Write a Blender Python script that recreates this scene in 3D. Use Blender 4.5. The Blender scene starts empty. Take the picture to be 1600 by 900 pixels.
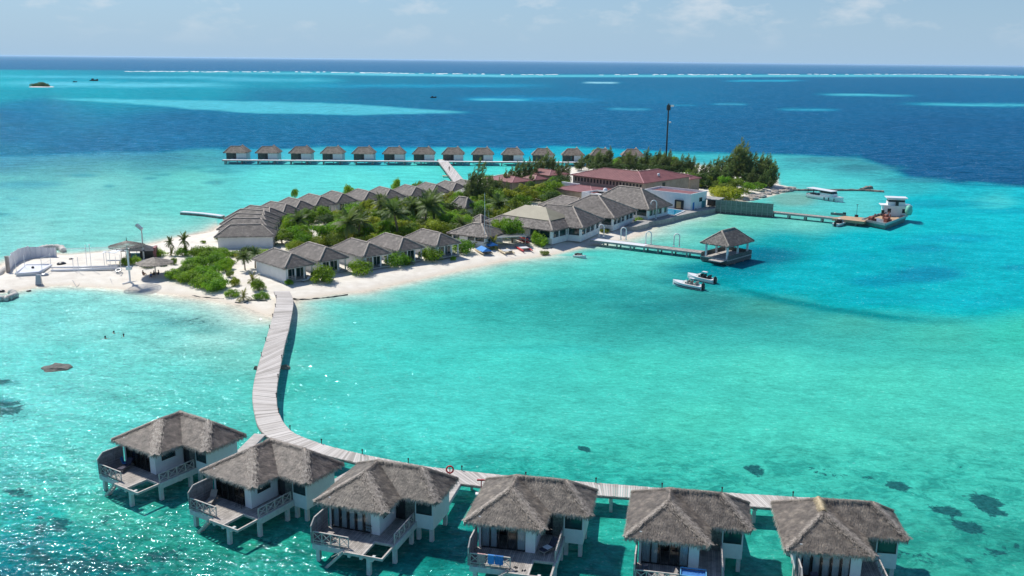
import bpy, bmesh, math, random
import numpy as np
from mathutils import Vector, Matrix, noise as mnoise
PI=math.pi
rad=math.radians
SC=bpy.context.scene
COL=SC.collection
# ------------------------------------------------------------------ camera
FPX=1450.; CAMH=42.; PITCH=math.atan((450-94.6)/FPX); ROLL=0.0106
cR,sR=math.cos(ROLL),math.sin(ROLL)
cP,sP=math.cos(PITCH),math.sin(PITCH)
cd=bpy.data.cameras.new('camera'); cam=bpy.data.objects.new('camera',cd); COL.objects.link(cam)
cd.sensor_width=36; cd.lens=36*FPX/1600; cd.clip_start=1; cd.clip_end=300000
R_=Vector((1,0,0)); U_=Vector((0,sP,cP)); F_=Vector((0,cP,-sP))
X_=cR*R_+sR*U_; Y_=-sR*R_+cR*U_; Z_=-F_
cam.matrix_world=Matrix(((X_.x,Y_.x,Z_.x,0),(X_.y,Y_.y,Z_.y,0),(X_.z,Y_.z,Z_.z,CAMH),(0,0,0,1)))
SC.camera=cam
# ------------------------------------------------------------------ light
SUN_EL=51.; SUN_AZ=-43.          # azimuth from +Y, clockwise positive
w=bpy.data.worlds.new('World'); SC.world=w; w.use_nodes=True
nt=w.node_tree; nt.nodes.clear()
sky=nt.nodes.new('ShaderNodeTexSky'); sky.sky_type='NISHITA'; sky.sun_disc=False
sky.sun_elevation=rad(SUN_EL); sky.sun_rotation=rad(SUN_AZ%360)
sky.altitude=0; sky.air_density=1.0; sky.dust_density=0.6; sky.ozone_density=4.0
bg=nt.nodes.new('ShaderNodeBackground'); bg.inputs['Strength'].default_value=0.062
out=nt.nodes.new('ShaderNodeOutputWorld')
tc=nt.nodes.new('ShaderNodeTexCoord')
mp=nt.nodes.new('ShaderNodeMapping'); mp.inputs['Scale'].default_value=(1,1,2.6)
nz=nt.nodes.new('ShaderNodeTexNoise'); nz.inputs['Scale'].default_value=13; nz.inputs['Detail'].default_value=9; nz.inputs['Roughness'].default_value=.62
rp=nt.nodes.new('ShaderNodeValToRGB'); rp.color_ramp.elements[0].position=.53; rp.color_ramp.elements[1].position=.68
rp.color_ramp.elements[1].color=(.42,.42,.42,1)
sx=nt.nodes.new('ShaderNodeSeparateXYZ')
mr=nt.nodes.new('ShaderNodeMapRange'); mr.inputs['From Min'].default_value=.01; mr.inputs['From Max'].default_value=.055
mu=nt.nodes.new('ShaderNodeMath'); mu.operation='MULTIPLY'
mx=nt.nodes.new('ShaderNodeMixRGB'); mx.inputs['Color2'].default_value=(13.5,13.8,14.2,1)
tint=nt.nodes.new('ShaderNodeMixRGB'); tint.blend_type='MULTIPLY'; tint.inputs['Fac'].default_value=1.; tint.inputs['Color2'].default_value=(1.12,1.4,1.70,1)
L=nt.links.new
L(tc.outputs['Generated'],mp.inputs[0]); L(mp.outputs[0],nz.inputs[0]); L(nz.outputs[0],rp.inputs[0])
L(tc.outputs['Generated'],sx.inputs[0]); L(sx.outputs[2],mr.inputs[0]); L(rp.outputs[0],mu.inputs[0]); L(mr.outputs[0],mu.inputs[1])
hz_=nt.nodes.new('ShaderNodeMapRange'); hz_.inputs['From Min'].default_value=0.0; hz_.inputs['From Max'].default_value=.16; hz_.inputs['To Min'].default_value=.94; hz_.inputs['To Max'].default_value=0.
hm=nt.nodes.new('ShaderNodeMixRGB'); hm.inputs['Color2'].default_value=(6.2,9.1,12.2,1)
L(sx.outputs[2],hz_.inputs[0]); L(hz_.outputs[0],hm.inputs['Fac']); L(sky.outputs[0],tint.inputs['Color1']); L(tint.outputs[0],hm.inputs['Color1']); L(hm.outputs[0],mx.inputs['Color1']); L(mu.outputs[0],mx.inputs['Fac']); L(mx.outputs[0],bg.inputs[0]); L(bg.outputs[0],out.inputs[0])
sl=bpy.data.lights.new('sun','SUN'); sl.energy=4.8; sl.angle=rad(.55); sl.color=(1,.955,.88)
so=bpy.data.objects.new('sun',sl); COL.objects.link(so)
sd=Vector((math.sin(rad(SUN_AZ))*math.cos(rad(SUN_EL)),math.cos(rad(SUN_AZ))*math.cos(rad(SUN_EL)),math.sin(rad(SUN_EL))))
so.rotation_euler=sd.to_track_quat('Z','Y').to_euler(); so.location=(0,0,300)
SC.view_settings.view_transform='Standard'; SC.view_settings.look='None'; SC.view_settings.exposure=0.0; SC.view_settings.gamma=1
SC.render.engine='CYCLES'
SC.cycles.max_bounces=6; SC.cycles.volume_bounces=1; SC.cycles.transparent_max_bounces=8; SC.cycles.caustics_reflective=False; SC.cycles.caustics_refractive=False
SC.cycles.sample_clamp_indirect=4

# ------------------------------------------------------------------ survey helpers
def ray(px,py):
    u=px-800.; v=450.-py
    a=u*cR-v*sR; b=u*sR+v*cR
    return Vector((a,FPX*cP+b*sP,-FPX*sP+b*cP))
def at(px,py,z=0.):
    d=ray(px,py); t=(z-CAMH)/d.z
    return Vector((d.x*t,d.y*t,z))
def proj_np(x,y,z):
    z=z-CAMH
    fw=np.maximum(y*cP-z*sP,1e-3); b=(y*sP+z*cP)/fw*FPX; a=x/fw*FPX
    return 800+a*cR+b*sR, 450-(-a*sR+b*cR)
# ------------------------------------------------------------------ object helpers
def tag(o,label=None,cat=None,group=None,kind=None):
    if label: o['label']=label
    if cat: o['category']=cat
    if group: o['group']=group
    if kind: o['kind']=kind
    return o
def thing(name,label,cat,loc=(0,0,0),rz=0.,group=None):
    o=bpy.data.objects.new(name,None); COL.objects.link(o); o.empty_display_size=.3
    o.location=loc; o.rotation_euler=(0,0,rz)
    return tag(o,label,cat,group)
def copy_tree(o,parent=None):
    c=o.copy(); COL.objects.link(c)
    if parent is not None: c.parent=parent
    for ch in list(o.children): copy_tree(ch,c)
    return c
class MB:
    def __init__(s): s.v=[]; s.f=[]
    def add(s,vs,fs):
        n=len(s.v); s.v+= [tuple(q) for q in vs]; s.f+= [tuple(i+n for i in f) for f in fs]; return s
    def box(s,x0,x1,y0,y1,z0,z1,M=None):
        vs=[Vector((x,y,z)) for z in (z0,z1) for y in (y0,y1) for x in (x0,x1)]
        if M is not None: vs=[M@q for q in vs]
        return s.add(vs,[(0,2,3,1),(4,5,7,6),(0,1,5,4),(2,6,7,3),(0,4,6,2),(1,3,7,5)])
    def bar(s,p,q,w,h=None,up=Vector((0,0,1))):
        p=Vector(p);q=Vector(q);h=h or w; d=(q-p); 
        if d.length<1e-6: return s
        d.normalize()
        if abs(d.dot(up))>.98: up=Vector((1,0,0))
        a=d.cross(up).normalized(); b=a.cross(d).normalized()
        vs=[]
        for c in (p,q):
            for i,j in ((-1,-1),(1,-1),(1,1),(-1,1)): vs.append(c+a*(i*w/2)+b*(j*h/2))
        return s.add(vs,[(0,1,2,3),(7,6,5,4),(0,4,5,1),(1,5,6,2),(2,6,7,3),(3,7,4,0)])
    def tube(s,pts,rs,n=8,cap=True):
        pts=[Vector(p) for p in pts]
        if not hasattr(rs,'__len__'): rs=[rs]*len(pts)
        vs=[];m=len(pts); up=Vector((0,0,1))
        for i,p in enumerate(pts):
            d=(pts[min(i+1,m-1)]-pts[max(i-1,0)]).normalized()
            ref=Vector((1,0,0)) if abs(d.z)>.8 else up
            a=d.cross(ref).normalized(); b=a.cross(d).normalized()
            for k in range(n):
                t=2*PI*k/n; vs.append(p+(a*math.cos(t)+b*math.sin(t))*rs[i])
        fs=[]
        for i in range(m-1):
            for k in range(n):
                k2=(k+1)%n; fs.append((i*n+k,i*n+k2,(i+1)*n+k2,(i+1)*n+k))
        if cap: fs.append(tuple(range(n))[::-1]); fs.append(tuple((m-1)*n+k for k in range(n)))
        return s.add(vs,fs)
    def lathe(s,prof,n=24,c=(0,0,0)):
        vs=[];m=len(prof)
        for r,z in prof:
            for k in range(n):
                t=2*PI*k/n; vs.append((c[0]+r*math.cos(t),c[1]+r*math.sin(t),c[2]+z))
        fs=[]
        for i in range(m-1):
            for k in range(n):
                k2=(k+1)%n; fs.append((i*n+k,i*n+k2,(i+1)*n+k2,(i+1)*n+k))
        return s.add(vs,fs)
    def prism(s,poly,z0,z1):
        n=len(poly)
        vs=[(p[0],p[1],z0) for p in poly]+[(p[0],p[1],z1) for p in poly]
        fs=[tuple(range(n))[::-1],tuple(range(n,2*n))]+[(i,(i+1)%n,n+(i+1)%n,n+i) for i in range(n)]
        return s.add(vs,fs)
    def slab(s,poly,th):
        """thick sheet from a 3D polygon, thickness downwards"""
        n=len(poly); vs=[Vector(p) for p in poly]+[Vector(p)-Vector((0,0,th)) for p in poly]
        fs=[tuple(range(n)),tuple(range(n,2*n))[::-1]]+[(i,n+i,n+(i+1)%n,(i+1)%n) for i in range(n)]
        return s.add(vs,fs)
    def build(s,name,mat,parent=None,smooth=False,loc=None):
        me=bpy.data.meshes.new(name); me.from_pydata([tuple(q) for q in s.v],[],s.f)
        bm=bmesh.new(); bm.from_mesh(me); bmesh.ops.recalc_face_normals(bm,faces=bm.faces); bm.to_mesh(me); bm.free()
        if smooth: me.polygons.foreach_set('use_smooth',[True]*len(me.polygons))
        me.materials.append(mat)
        o=bpy.data.objects.new(name,me); COL.objects.link(o)
        if parent is not None: o.parent=parent
        if loc is not None: o.location=loc
        return o
    def raw(s,name,mat,parent=None):
        me=bpy.data.meshes.new(name); me.from_pydata([tuple(q) for q in s.v],[],s.f); me.materials.append(mat)
        o=bpy.data.objects.new(name,me); COL.objects.link(o)
        if parent is not None: o.parent=parent
        return o
# ------------------------------------------------------------------ materials
def srgb(r,g,b):
    f=lambda c:(c/12.92 if c<=.04045 else ((c+.055)/1.055)**2.4)
    return tuple(f(c/255.) for c in (r,g,b))
MATS={}
def mat(name,c1,c2=None,scale=4.,rough=.7,bump=0.,bscale=None,stretch=(1,1,1),metal=0.,spec=.4,detail=5,rnd=0.,c3=None,trans=0.,wavex=None):
    if name in MATS: return MATS[name]
    m=bpy.data.materials.new(name); m.use_nodes=True; MATS[name]=m
    t=m.node_tree; N=t.nodes; l=t.links.new; p=N['Principled BSDF']
    p.inputs['Roughness'].default_value=rough; p.inputs['Metallic'].default_value=metal; p.inputs['Specular IOR Level'].default_value=spec
    if c2 is None: c2=tuple(min(1,x*1.18+.004) for x in c1)
    co=N.new('ShaderNodeTexCoord'); mp=N.new('ShaderNodeMapping'); mp.inputs['Scale'].default_value=stretch
    l(co.outputs['Object'],mp.inputs[0])
    n=N.new('ShaderNodeTexNoise'); n.inputs['Scale'].default_value=scale; n.inputs['Detail'].default_value=detail; n.inputs['Roughness'].default_value=.65
    l(mp.outputs[0],n.inputs[0])
    r=N.new('ShaderNodeValToRGB'); r.color_ramp.elements[0].position=.32; r.color_ramp.elements[1].position=.68
    r.color_ramp.elements[0].color=(*c1,1); r.color_ramp.elements[1].color=(*c2,1)
    if c3: e=r.color_ramp.elements.new(.52); e.color=(*c3,1)
    l(n.outputs[0],r.inputs[0]); last=r.outputs[0]
    if wavex:   # plank seams: dark thin lines across local axis wavex[0], spacing wavex[1]
        s=N.new('ShaderNodeSeparateXYZ'); l(co.outputs['Object'],s.inputs[0])
        a=N.new('ShaderNodeMath'); a.operation='DIVIDE'; l(s.outputs[wavex[0]],a.inputs[0]); a.inputs[1].default_value=wavex[1]
        fr=N.new('ShaderNodeMath'); fr.operation='FRACT'; l(a.outputs[0],fr.inputs[0])
        g=N.new('ShaderNodeMath'); g.operation='LESS_THAN'; l(fr.outputs[0],g.inputs[0]); g.inputs[1].default_value=.10
        fl=N.new('ShaderNodeMath'); fl.operation='FLOOR'; l(a.outputs[0],fl.inputs[0])
        wn=N.new('ShaderNodeTexWhiteNoise'); wn.noise_dimensions='1D'; l(fl.outputs[0],wn.inputs['W'])
        ml=N.new('ShaderNodeMapRange'); l(wn.outputs[0],ml.inputs[0]); ml.inputs['To Min'].default_value=.78; ml.inputs['To Max'].default_value=1.12
        mm=N.new('ShaderNodeVectorMath'); mm.operation='SCALE'; l(last,mm.inputs[0]); l(ml.outputs[0],mm.inputs['Scale'])
        mxx=N.new('ShaderNodeMixRGB'); l(g.outputs[0],mxx.inputs[0]); l(mm.outputs[0],mxx.inputs[1]); mxx.inputs[2].default_value=(c1[0]*.3,c1[1]*.3,c1[2]*.3,1)
        last=mxx.outputs[0]
    if rnd>0:
        oi=N.new('ShaderNodeObjectInfo'); hs=N.new('ShaderNodeHueSaturation')
        a=N.new('ShaderNodeMapRange'); l(oi.outputs['Random'],a.inputs[0]); a.inputs['To Min'].default_value=1-rnd; a.inputs['To Max'].default_value=1+rnd
        l(a.outputs[0],hs.inputs['Value']); l(last,hs.inputs['Color'])
        b=N.new('ShaderNodeMath'); b.operation='FRACT'; c=N.new('ShaderNodeMath'); c.operation='MULTIPLY'; c.inputs[1].default_value=7.31
        l(oi.outputs['Random'],c.inputs[0]); l(c.outputs[0],b.inputs[0])
        d=N.new('ShaderNodeMapRange'); l(b.outputs[0],d.inputs[0]); d.inputs['To Min'].default_value=.5-rnd*.07; d.inputs['To Max'].default_value=.5+rnd*.07
        l(d.outputs[0],hs.inputs['Hue']); last=hs.outputs[0]
    l(last,p.inputs['Base Color'])
    if bump>0:
        n2=N.new('ShaderNodeTexNoise'); n2.inputs['Scale'].default_value=bscale or scale*3; n2.inputs['Detail'].default_value=4
        l(mp.outputs[0],n2.inputs[0])
        b=N.new('ShaderNodeBump'); b.inputs['Strength'].default_value=bump; b.inputs['Distance'].default_value=.05
        l(n2.outputs[0],b.inputs['Height']); l(b.outputs[0],p.inputs['Normal'])
    if trans>0:
        tr=N.new('ShaderNodeBsdfTranslucent'); l(last,tr.inputs[0]); ms=N.new('ShaderNodeMixShader'); ms.inputs[0].default_value=trans
        l(p.outputs[0],ms.inputs[1]); l(tr.outputs[0],ms.inputs[2]); l(ms.outputs[0],N['Material Output'].inputs[0])
    return m
M_thatch=mat('thatch',(.10,.083,.068),(.33,.275,.225),1.3,.62,.8,30,c3=(.20,.168,.14),spec=.55,detail=12,rnd=.10)
M_straw=mat('thatch_straw',(.10,.082,.068),(.42,.35,.28),1.3,.55,0,c3=(.22,.184,.152),spec=.6,detail=14,rnd=.12)
M_ridge=mat('thatch_ridge',(.20,.168,.14),(.40,.335,.275),3,.6,.8,25,spec=.6,detail=8)  # lighter than the thatch: brightness of lit hip lines put into the colour
M_sheen=mat('sheen_straw',(.22,.19,.155),(.60,.53,.44),3.,.55,0,c3=(.42,.36,.30),spec=.6,detail=8)  # paler straw: roof sheen on hips and lit eaves put into the colour
M_newridge=mat('new_palm_ridge',(.33,.24,.13),(.62,.52,.33),6,.6,.6,20)
M_thatch2=mat('island_thatch',(.085,.072,.064),(.27,.235,.205),1.0,.65,1.,6,c3=(.150,.130,.116),spec=.5,detail=12,stretch=(1,1,2.2),rnd=.12)
M_white=mat('white_plaster',(.72,.735,.735),(.83,.84,.83),.9,.75,.1,4)
M_cream=mat('weathered_plaster',(.50,.47,.42),(.68,.65,.60),.5,.8)
M_post=mat('concrete_post',(.48,.50,.49),(.66,.68,.66),2.,.8,.3,8)
M_deck=mat('weathered_deck',(.42,.39,.36),(.62,.58,.54),1.3,.75,.15,20,wavex=(1,.16))
M_deckx=mat('weathered_deck_across',(.27,.245,.22),(.52,.475,.43),1.3,.75,.15,20,wavex=(0,.16))
M_wood=mat('grey_wood',(.22,.19,.17),(.42,.37,.34),3.,.7,.2,20,stretch=(1,1,.3))
M_rail=mat('pale_rail_wood',(.38,.34,.31),(.66,.61,.56),3.,.65)
M_dark=mat('dark_frame',(.012,.012,.014),(.03,.03,.033),3,.35)
M_stone=mat('slate_cladding',(.06,.065,.06),(.20,.20,.18),5,.8,.6,9)
M_curtain=mat('white_curtain',(.74,.78,.80),(.86,.88,.90),8,.8,stretch=(6,6,.2))
M_grey=mat('grey_concrete',(.27,.265,.25),(.42,.41,.39),1.2,.85,.3,6)
M_red=mat('red_metal_roof',(.20,.075,.072),(.29,.115,.108),.5,.5,wavex=None,detail=3)
M_beige=mat('beige_membrane',(.27,.24,.165),(.34,.305,.215),.4,.6)
M_tan=mat('tan_wall',(.30,.24,.18),(.42,.35,.27),.7,.85)
M_metal=mat('galvanised_metal',(.35,.36,.37),(.5,.51,.52),3,.35,metal=.6)
M_walk=mat('pale_walkway_boards',(.50,.46,.43),(.66,.62,.58),1.5,.7,wavex=(0,.3))
M_wht=mat('white_paint',(.76,.77,.78),(.82,.82,.82),2,.35)
M_black=mat('black_rubber',(.012,.012,.013),(.03,.03,.03),4,.5)
M_blue=mat('blue_cloth',(.03,.14,.42),(.06,.24,.58),3,.8)
M_redp=mat('red_plastic',(.5,.02,.03),(.62,.05,.05),2,.4)
M_brown=mat('rusty_machine',(.16,.045,.03),(.28,.09,.06),2,.7)
M_orange=mat('orange_deck',(.42,.27,.16),(.55,.38,.24),1,.8)
M_skin=mat('skin',(.30,.16,.10),(.36,.20,.13),3,.6)
M_cloth=mat('dark_clothes',(.03,.03,.05),(.06,.06,.10),3,.8)
M_trunk=mat('palm_trunk',(.16,.12,.09),(.30,.24,.18),5,.9,.5,12)
M_rock=mat('reef_rock',(.14,.12,.10),(.36,.31,.26),.8,.9,.9,3)
M_pool=mat('pool_water',(.01,.20,.36),(.03,.32,.48),.6,.08,.2,2,spec=.6)
def m_glass():
    m=bpy.data.materials.new('window_glass'); m.use_nodes=True; t=m.node_tree; N=t.nodes; N.remove(N['Principled BSDF'])
    a=N.new('ShaderNodeBsdfTransparent'); a.inputs[0].default_value=(.88,.93,.95,1)
    g=N.new('ShaderNodeBsdfGlossy'); g.inputs['Roughness'].default_value=.05
    f=N.new('ShaderNodeFresnel'); f.inputs[0].default_value=1.5
    x=N.new('ShaderNodeMixShader'); t.links.new(f.outputs[0],x.inputs[0]); t.links.new(a.outputs[0],x.inputs[1]); t.links.new(g.outputs[0],x.inputs[2]); t.links.new(x.outputs[0],N['Material Output'].inputs[0])
    return m
M_glass=m_glass()
def leafmat(n,c1,c2,c3,rnd=.22,sc=.9): return mat(n,c1,c2,sc,.55,0,c3=c3,rnd=rnd,trans=.42,spec=.35,detail=6)
M_leaf=leafmat('bright_leaf',(.09,.21,.010),(.42,.62,.04),(.24,.43,.02))
M_leaf_y=leafmat('yellow_leaf',(.17,.24,.012),(.56,.58,.05),(.35,.42,.025))
M_leaf_d=leafmat('dark_leaf',(.04,.09,.016),(.17,.27,.05),(.09,.16,.03))
M_leaf_m=leafmat('olive_leaf',(.09,.17,.014),(.38,.50,.05),(.22,.32,.03))
M_leaf_c=leafmat('casuarina_needles',(.085,.13,.035),(.34,.40,.12),(.18,.24,.065))
M_leaf_p=leafmat('palm_frond',(.05,.095,.02),(.28,.33,.12),(.13,.19,.045))
M_leaf_py=leafmat('pale_palm_frond',(.14,.17,.02),(.42,.40,.10),(.26,.27,.05))
# ------------------------------------------------------------------ island outline, sand, sea
SH=[(-60,458),(0,456),(23,455),(52,449),(103,446),(165,449),(227,455),(289,463),(330,468),(374,475),(405,484),(427,488),(447,476),(462,468),(518,460),(580,451),(567,457)]
SH=[(-90,462),(0,457),(23,455),(52,449),(103,446),(165,449),(227,455),(289,463),(330,468),(374,476),(402,487),(425,495),(444,480),(460,469),(518,460),(567,456),(635,440),(725,420),(792,406),(860,398),(905,387.5),(938,380),(968,375),(996,367),(1018,353),(1045,343),(1080,336),(1118,325),(1140,321),(1157,316),(1197,308),(1238,297),(1242,294),(1216,289),(1212,276),(1130,262),(1040,256),(960,255),(890,262),(820,268),(760,277),(722,284),(690,289),(655,293),(622,298),(583,302),(552,307),(508,312),(470,318),(430,329),(395,338),(362,346),(345,352),(331,361),(268,374),(227,384),(175,392),(112,398),(60,396),(12,409),(-20,430),(-90,440)]
SHW=np.array([at(px,py,0)[:2] for px,py in SH])
def sdf_poly(P,x,y):
    """positive inside"""
    d=np.full(x.shape,1e18); ins=np.zeros(x.shape,bool); n=len(P)
    for i in range(n):
        ax,ay=P[i]; bx,by=P[(i+1)%n]
        ex,ey=bx-ax,by-ay; L2=ex*ex+ey*ey+1e-9
        t=np.clip(((x-ax)*ex+(y-ay)*ey)/L2,0,1)
        dx=x-ax-t*ex; dy=y-ay-t*ey
        d=np.minimum(d,dx*dx+dy*dy)
        c=((ay>y)!=(by>y))
        with np.errstate(divide='ignore',invalid='ignore'):
            xi=(bx-ax)*(y-ay)/(by-ay+1e-12)+ax
        ins^= c&(x<xi)
    d=np.sqrt(d); return np.where(ins,d,-d)
def grid_mesh(name,X,Y,Z,keep=None):
    ny,nx=X.shape; idx=np.arange(nx*ny).reshape(ny,nx)
    q=np.stack([idx[:-1,:-1],idx[:-1,1:],idx[1:,1:],idx[1:,:-1]],-1).reshape(-1,4)
    v=np.stack([X,Y,Z],-1).reshape(-1,3)
    if keep is not None:
        k=keep.reshape(-1); q=q[k[q].all(1)]
        used=np.unique(q); mp_=-np.ones(len(v),int); mp_[used]=np.arange(len(used)); v=v[used]; q=mp_[q]
    me=bpy.data.meshes.new(name); me.vertices.add(len(v)); me.vertices.foreach_set('co',v.astype(np.float32).ravel())
    me.loops.add(len(q)*4); me.loops.foreach_set('vertex_index',q.astype(np.int32).ravel())
    me.polygons.add(len(q)); me.polygons.foreach_set('loop_start',np.arange(0,len(q)*4,4,dtype=np.int32)); me.polygons.foreach_set('loop_total',np.full(len(q),4,dtype=np.int32))
    me.polygons.foreach_set('use_smooth',np.ones(len(q),bool)); me.update(); me.validate()
    return me
# sand
xs=np.arange(-150,112,1.0); ys=np.arange(135,372,1.0); X,Y=np.meshgrid(xs,ys)
D=sdf_poly(SHW,X,Y)
rng=np.random.RandomState(4)
def vnoise(x,y,s,seed=0):
    """cheap value noise"""
    r=np.random.RandomState(seed); T=r.rand(64,64); u=x/s; v=y/s; i=np.floor(u).astype(int); j=np.floor(v).astype(int); fu=u-i; fv=v-j
    fu=fu*fu*(3-2*fu); fv=fv*fv*(3-2*fv); g=lambda a,b:T[a%64,b%64]
    return (g(i,j)*(1-fu)+g(i+1,j)*fu)*(1-fv)+(g(i,j+1)*(1-fu)+g(i+1,j+1)*fu)*fv
D2=D+(vnoise(X,Y,5,1)-.5)*1.2
Z=np.where(D2>0,1.2*(1-np.exp(-np.maximum(D2,0)/8.)),D2*.13)+np.where(D2>3,(vnoise(X,Y,2.2,2)-.5)*.12+(vnoise(X,Y,1.1,3)-.5)*.08,0)
def ground_z(x,y):
    i=int(min(max(y-135,0),len(ys)-1)); j=int(min(max(x+150,0),len(xs)-1)); return float(Z[i,j])
def gat(px,py):
    p=at(px,py,1.1); p.z=max(0.,ground_z(p.x,p.y)); return p
me=grid_mesh('sand',X,Y,Z,D>-9)
sand=bpy.data.objects.new('sand',me); COL.objects.link(sand); tag(sand,kind='structure')
ms=mat('white_coral_sand',(.66,.605,.52),(.80,.755,.67),.5,.9,.35,3,c3=(.74,.69,.60),detail=8)
t=ms.node_tree; N=t.nodes; p=N['Principled BSDF']; src=p.inputs['Base Color'].links[0].from_socket
g=N.new('ShaderNodeNewGeometry'); s=N.new('ShaderNodeSeparateXYZ'); t.links.new(g.outputs['Position'],s.inputs[0])
m_=N.new('ShaderNodeMapRange'); t.links.new(s.outputs[2],m_.inputs[0]); m_.inputs['From Min'].default_value=.0; m_.inputs['From Max'].default_value=.30
x=N.new('ShaderNodeMixRGB'); t.links.new(m_.outputs[0],x.inputs[0]); x.inputs[1].default_value=(.66,.58,.47,1); t.links.new(src,x.inputs[2]); t.links.new(x.outputs[0],p.inputs['Base Color'])
me.materials.append(ms)

# ---- sea: a fan of rows towards the horizon; water colour follows depth and bottom
pys=np.concatenate([np.array([94.95,95.3,96,97,98,99]),np.arange(100,250,1.25),np.arange(250,420,2.),np.arange(420,1100,3.)])
b=450-pys; rz=-FPX*sP+b*cP; ry=FPX*cP+b*sP; tt=-CAMH/rz; YR=ry*tt; WR=np.hypot(YR,0)
pxs=np.concatenate([np.linspace(-6000,-500,30),np.arange(-480,2100,4.),np.linspace(2120,7600,30)])
UX=(pxs-800)/FPX
X=UX[None,:]*(YR/ (ry/FPX) )[:,None]; Y=np.repeat(YR[:,None],len(pxs),1)
# extra rows under and behind the camera
yn=YR[-1]; ex=[yn*.6,0,-400,-30000]
Xe=np.stack([np.linspace(-abs(X[-1,0])*k,abs(X[-1,-1])*k,len(pxs)) for k in (1.05,1.3,8,300)])
Xe=np.stack([X[-1]*k for k in (1.05,1.3,8,300)]); Ye=np.stack([np.full(len(pxs),v) for v in ex])
PX,PY=proj_np(X,Y,np.zeros_like(X))
PX=np.clip(PX,-500,2200)
lin=lambda c:np.array([((v/255+.055)/1.055)**2.4 if v>10 else v/255/12.92 for v in c])
def idw(A,px,py,ys=3.0,pw=3.2):
    num=np.zeros(px.shape+(3,)); den=np.zeros(px.shape)
    for ax,ay,c in A:
        d2=(px-ax)**2+((py-ay)*ys)**2+400
        w_=d2**(-pw/2); num+=w_[...,None]*lin(c); den+=w_
    return num/den[...,None]
SHAL=[(0,258,(78,160,185)),(120,262,(88,172,188)),(250,252,(80,165,185)),(340,250,(85,185,200)),(0,285,(100,195,205)),(150,285,(112,208,212)),(300,280,(105,215,215)),
(0,320,(105,205,212)),(150,330,(115,215,218)),(300,320,(105,216,216)),(60,365,(120,214,216)),(230,355,(125,218,218)),
(430,275,(102,220,216)),(550,280,(102,222,216)),(650,268,(96,222,216)),(800,262,(90,220,212)),(450,300,(104,218,216)),(380,240,(60,165,200)),(600,238,(30,160,200)),(800,238,(15,160,200)),(980,244,(30,165,195)),
(1090,250,(75,190,200)),(1180,255,(85,200,205)),(1260,255,(80,180,190)),(1340,262,(75,165,178)),(1250,275,(90,212,210)),(1330,285,(85,205,205)),(1420,292,(65,185,195)),(1520,300,(45,190,205)),(1600,306,(40,195,212)),
(1260,300,(100,200,200)),(1330,318,(95,205,205)),(1450,318,(10,190,205)),(1560,315,(80,205,210)),(1600,330,(10,185,202)),(1500,345,(0,185,200)),(1250,350,(110,200,190)),(1170,345,(110,205,190)),(1120,345,(120,200,180)),(1060,365,(105,205,190)),
(1230,375,(30,165,175)),(1190,400,(10,130,150)),(1330,380,(0,180,195)),(1300,420,(0,182,196)),(1450,400,(0,172,190)),(1380,435,(0,172,188)),(1550,390,(0,182,198)),(1600,440,(0,182,196)),(1500,470,(0,186,198)),(1340,465,(0,178,190)),(1220,440,(0,184,198)),(1160,430,(0,165,180)),
(1100,470,(62,150,148)),(1200,480,(72,165,155)),(1040,440,(70,175,170)),(1000,400,(95,205,195)),(950,410,(85,205,195)),(1330,505,(75,180,168)),(1470,520,(78,195,178)),(1600,520,(70,200,180)),
(1000,495,(60,165,158)),(880,480,(62,172,165)),(780,490,(65,182,174)),(860,440,(72,190,182)),(950,455,(65,175,170)),(720,480,(72,192,184)),(640,510,(80,203,194)),(560,500,(88,206,197)),(700,450,(85,200,190)),(800,425,(105,208,195)),
(480,540,(82,190,180)),(470,600,(78,195,184)),(500,500,(110,205,195)),(560,540,(86,212,202)),(640,560,(78,208,198)),(800,560,(80,210,198)),(1000,580,(82,208,192)),(1200,580,(88,212,194)),(1400,600,(88,212,192)),(1600,600,(86,212,190)),
(560,640,(86,212,203)),(700,660,(85,214,204)),(900,650,(85,210,196)),(1100,660,(86,210,190)),(1300,680,(86,210,190)),(1500,680,(88,208,188)),(1000,720,(76,198,180)),(1200,740,(76,200,182)),(1500,750,(76,198,180)),(1600,740,(80,202,184)),
(1000,820,(60,180,165)),(1450,860,(70,180,162)),(1560,860,(60,165,150)),(1600,900,(66,175,158)),(700,850,(40,140,135)),(950,880,(50,160,150)),(820,760,(55,178,165)),(960,740,(66,190,175)),
(60,500,(112,212,210)),(150,490,(128,216,212)),(250,520,(115,214,210)),(340,530,(140,218,210)),(390,560,(118,212,202)),(100,560,(100,214,210)),(250,590,(100,214,208)),(350,620,(96,210,202)),(60,640,(96,212,208)),(200,650,(95,214,208)),
(20,720,(88,206,200)),(100,740,(96,212,202)),(60,800,(50,184,178)),(20,860,(12,140,148)),(150,800,(80,198,180)),(100,880,(28,145,145)),(220,860,(55,172,155)),(300,800,(60,178,165)),(400,850,(60,180,160)),(300,890,(55,160,148)),(480,870,(45,150,140)),(450,760,(50,160,150)),(0,900,(6,122,138))]
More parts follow.
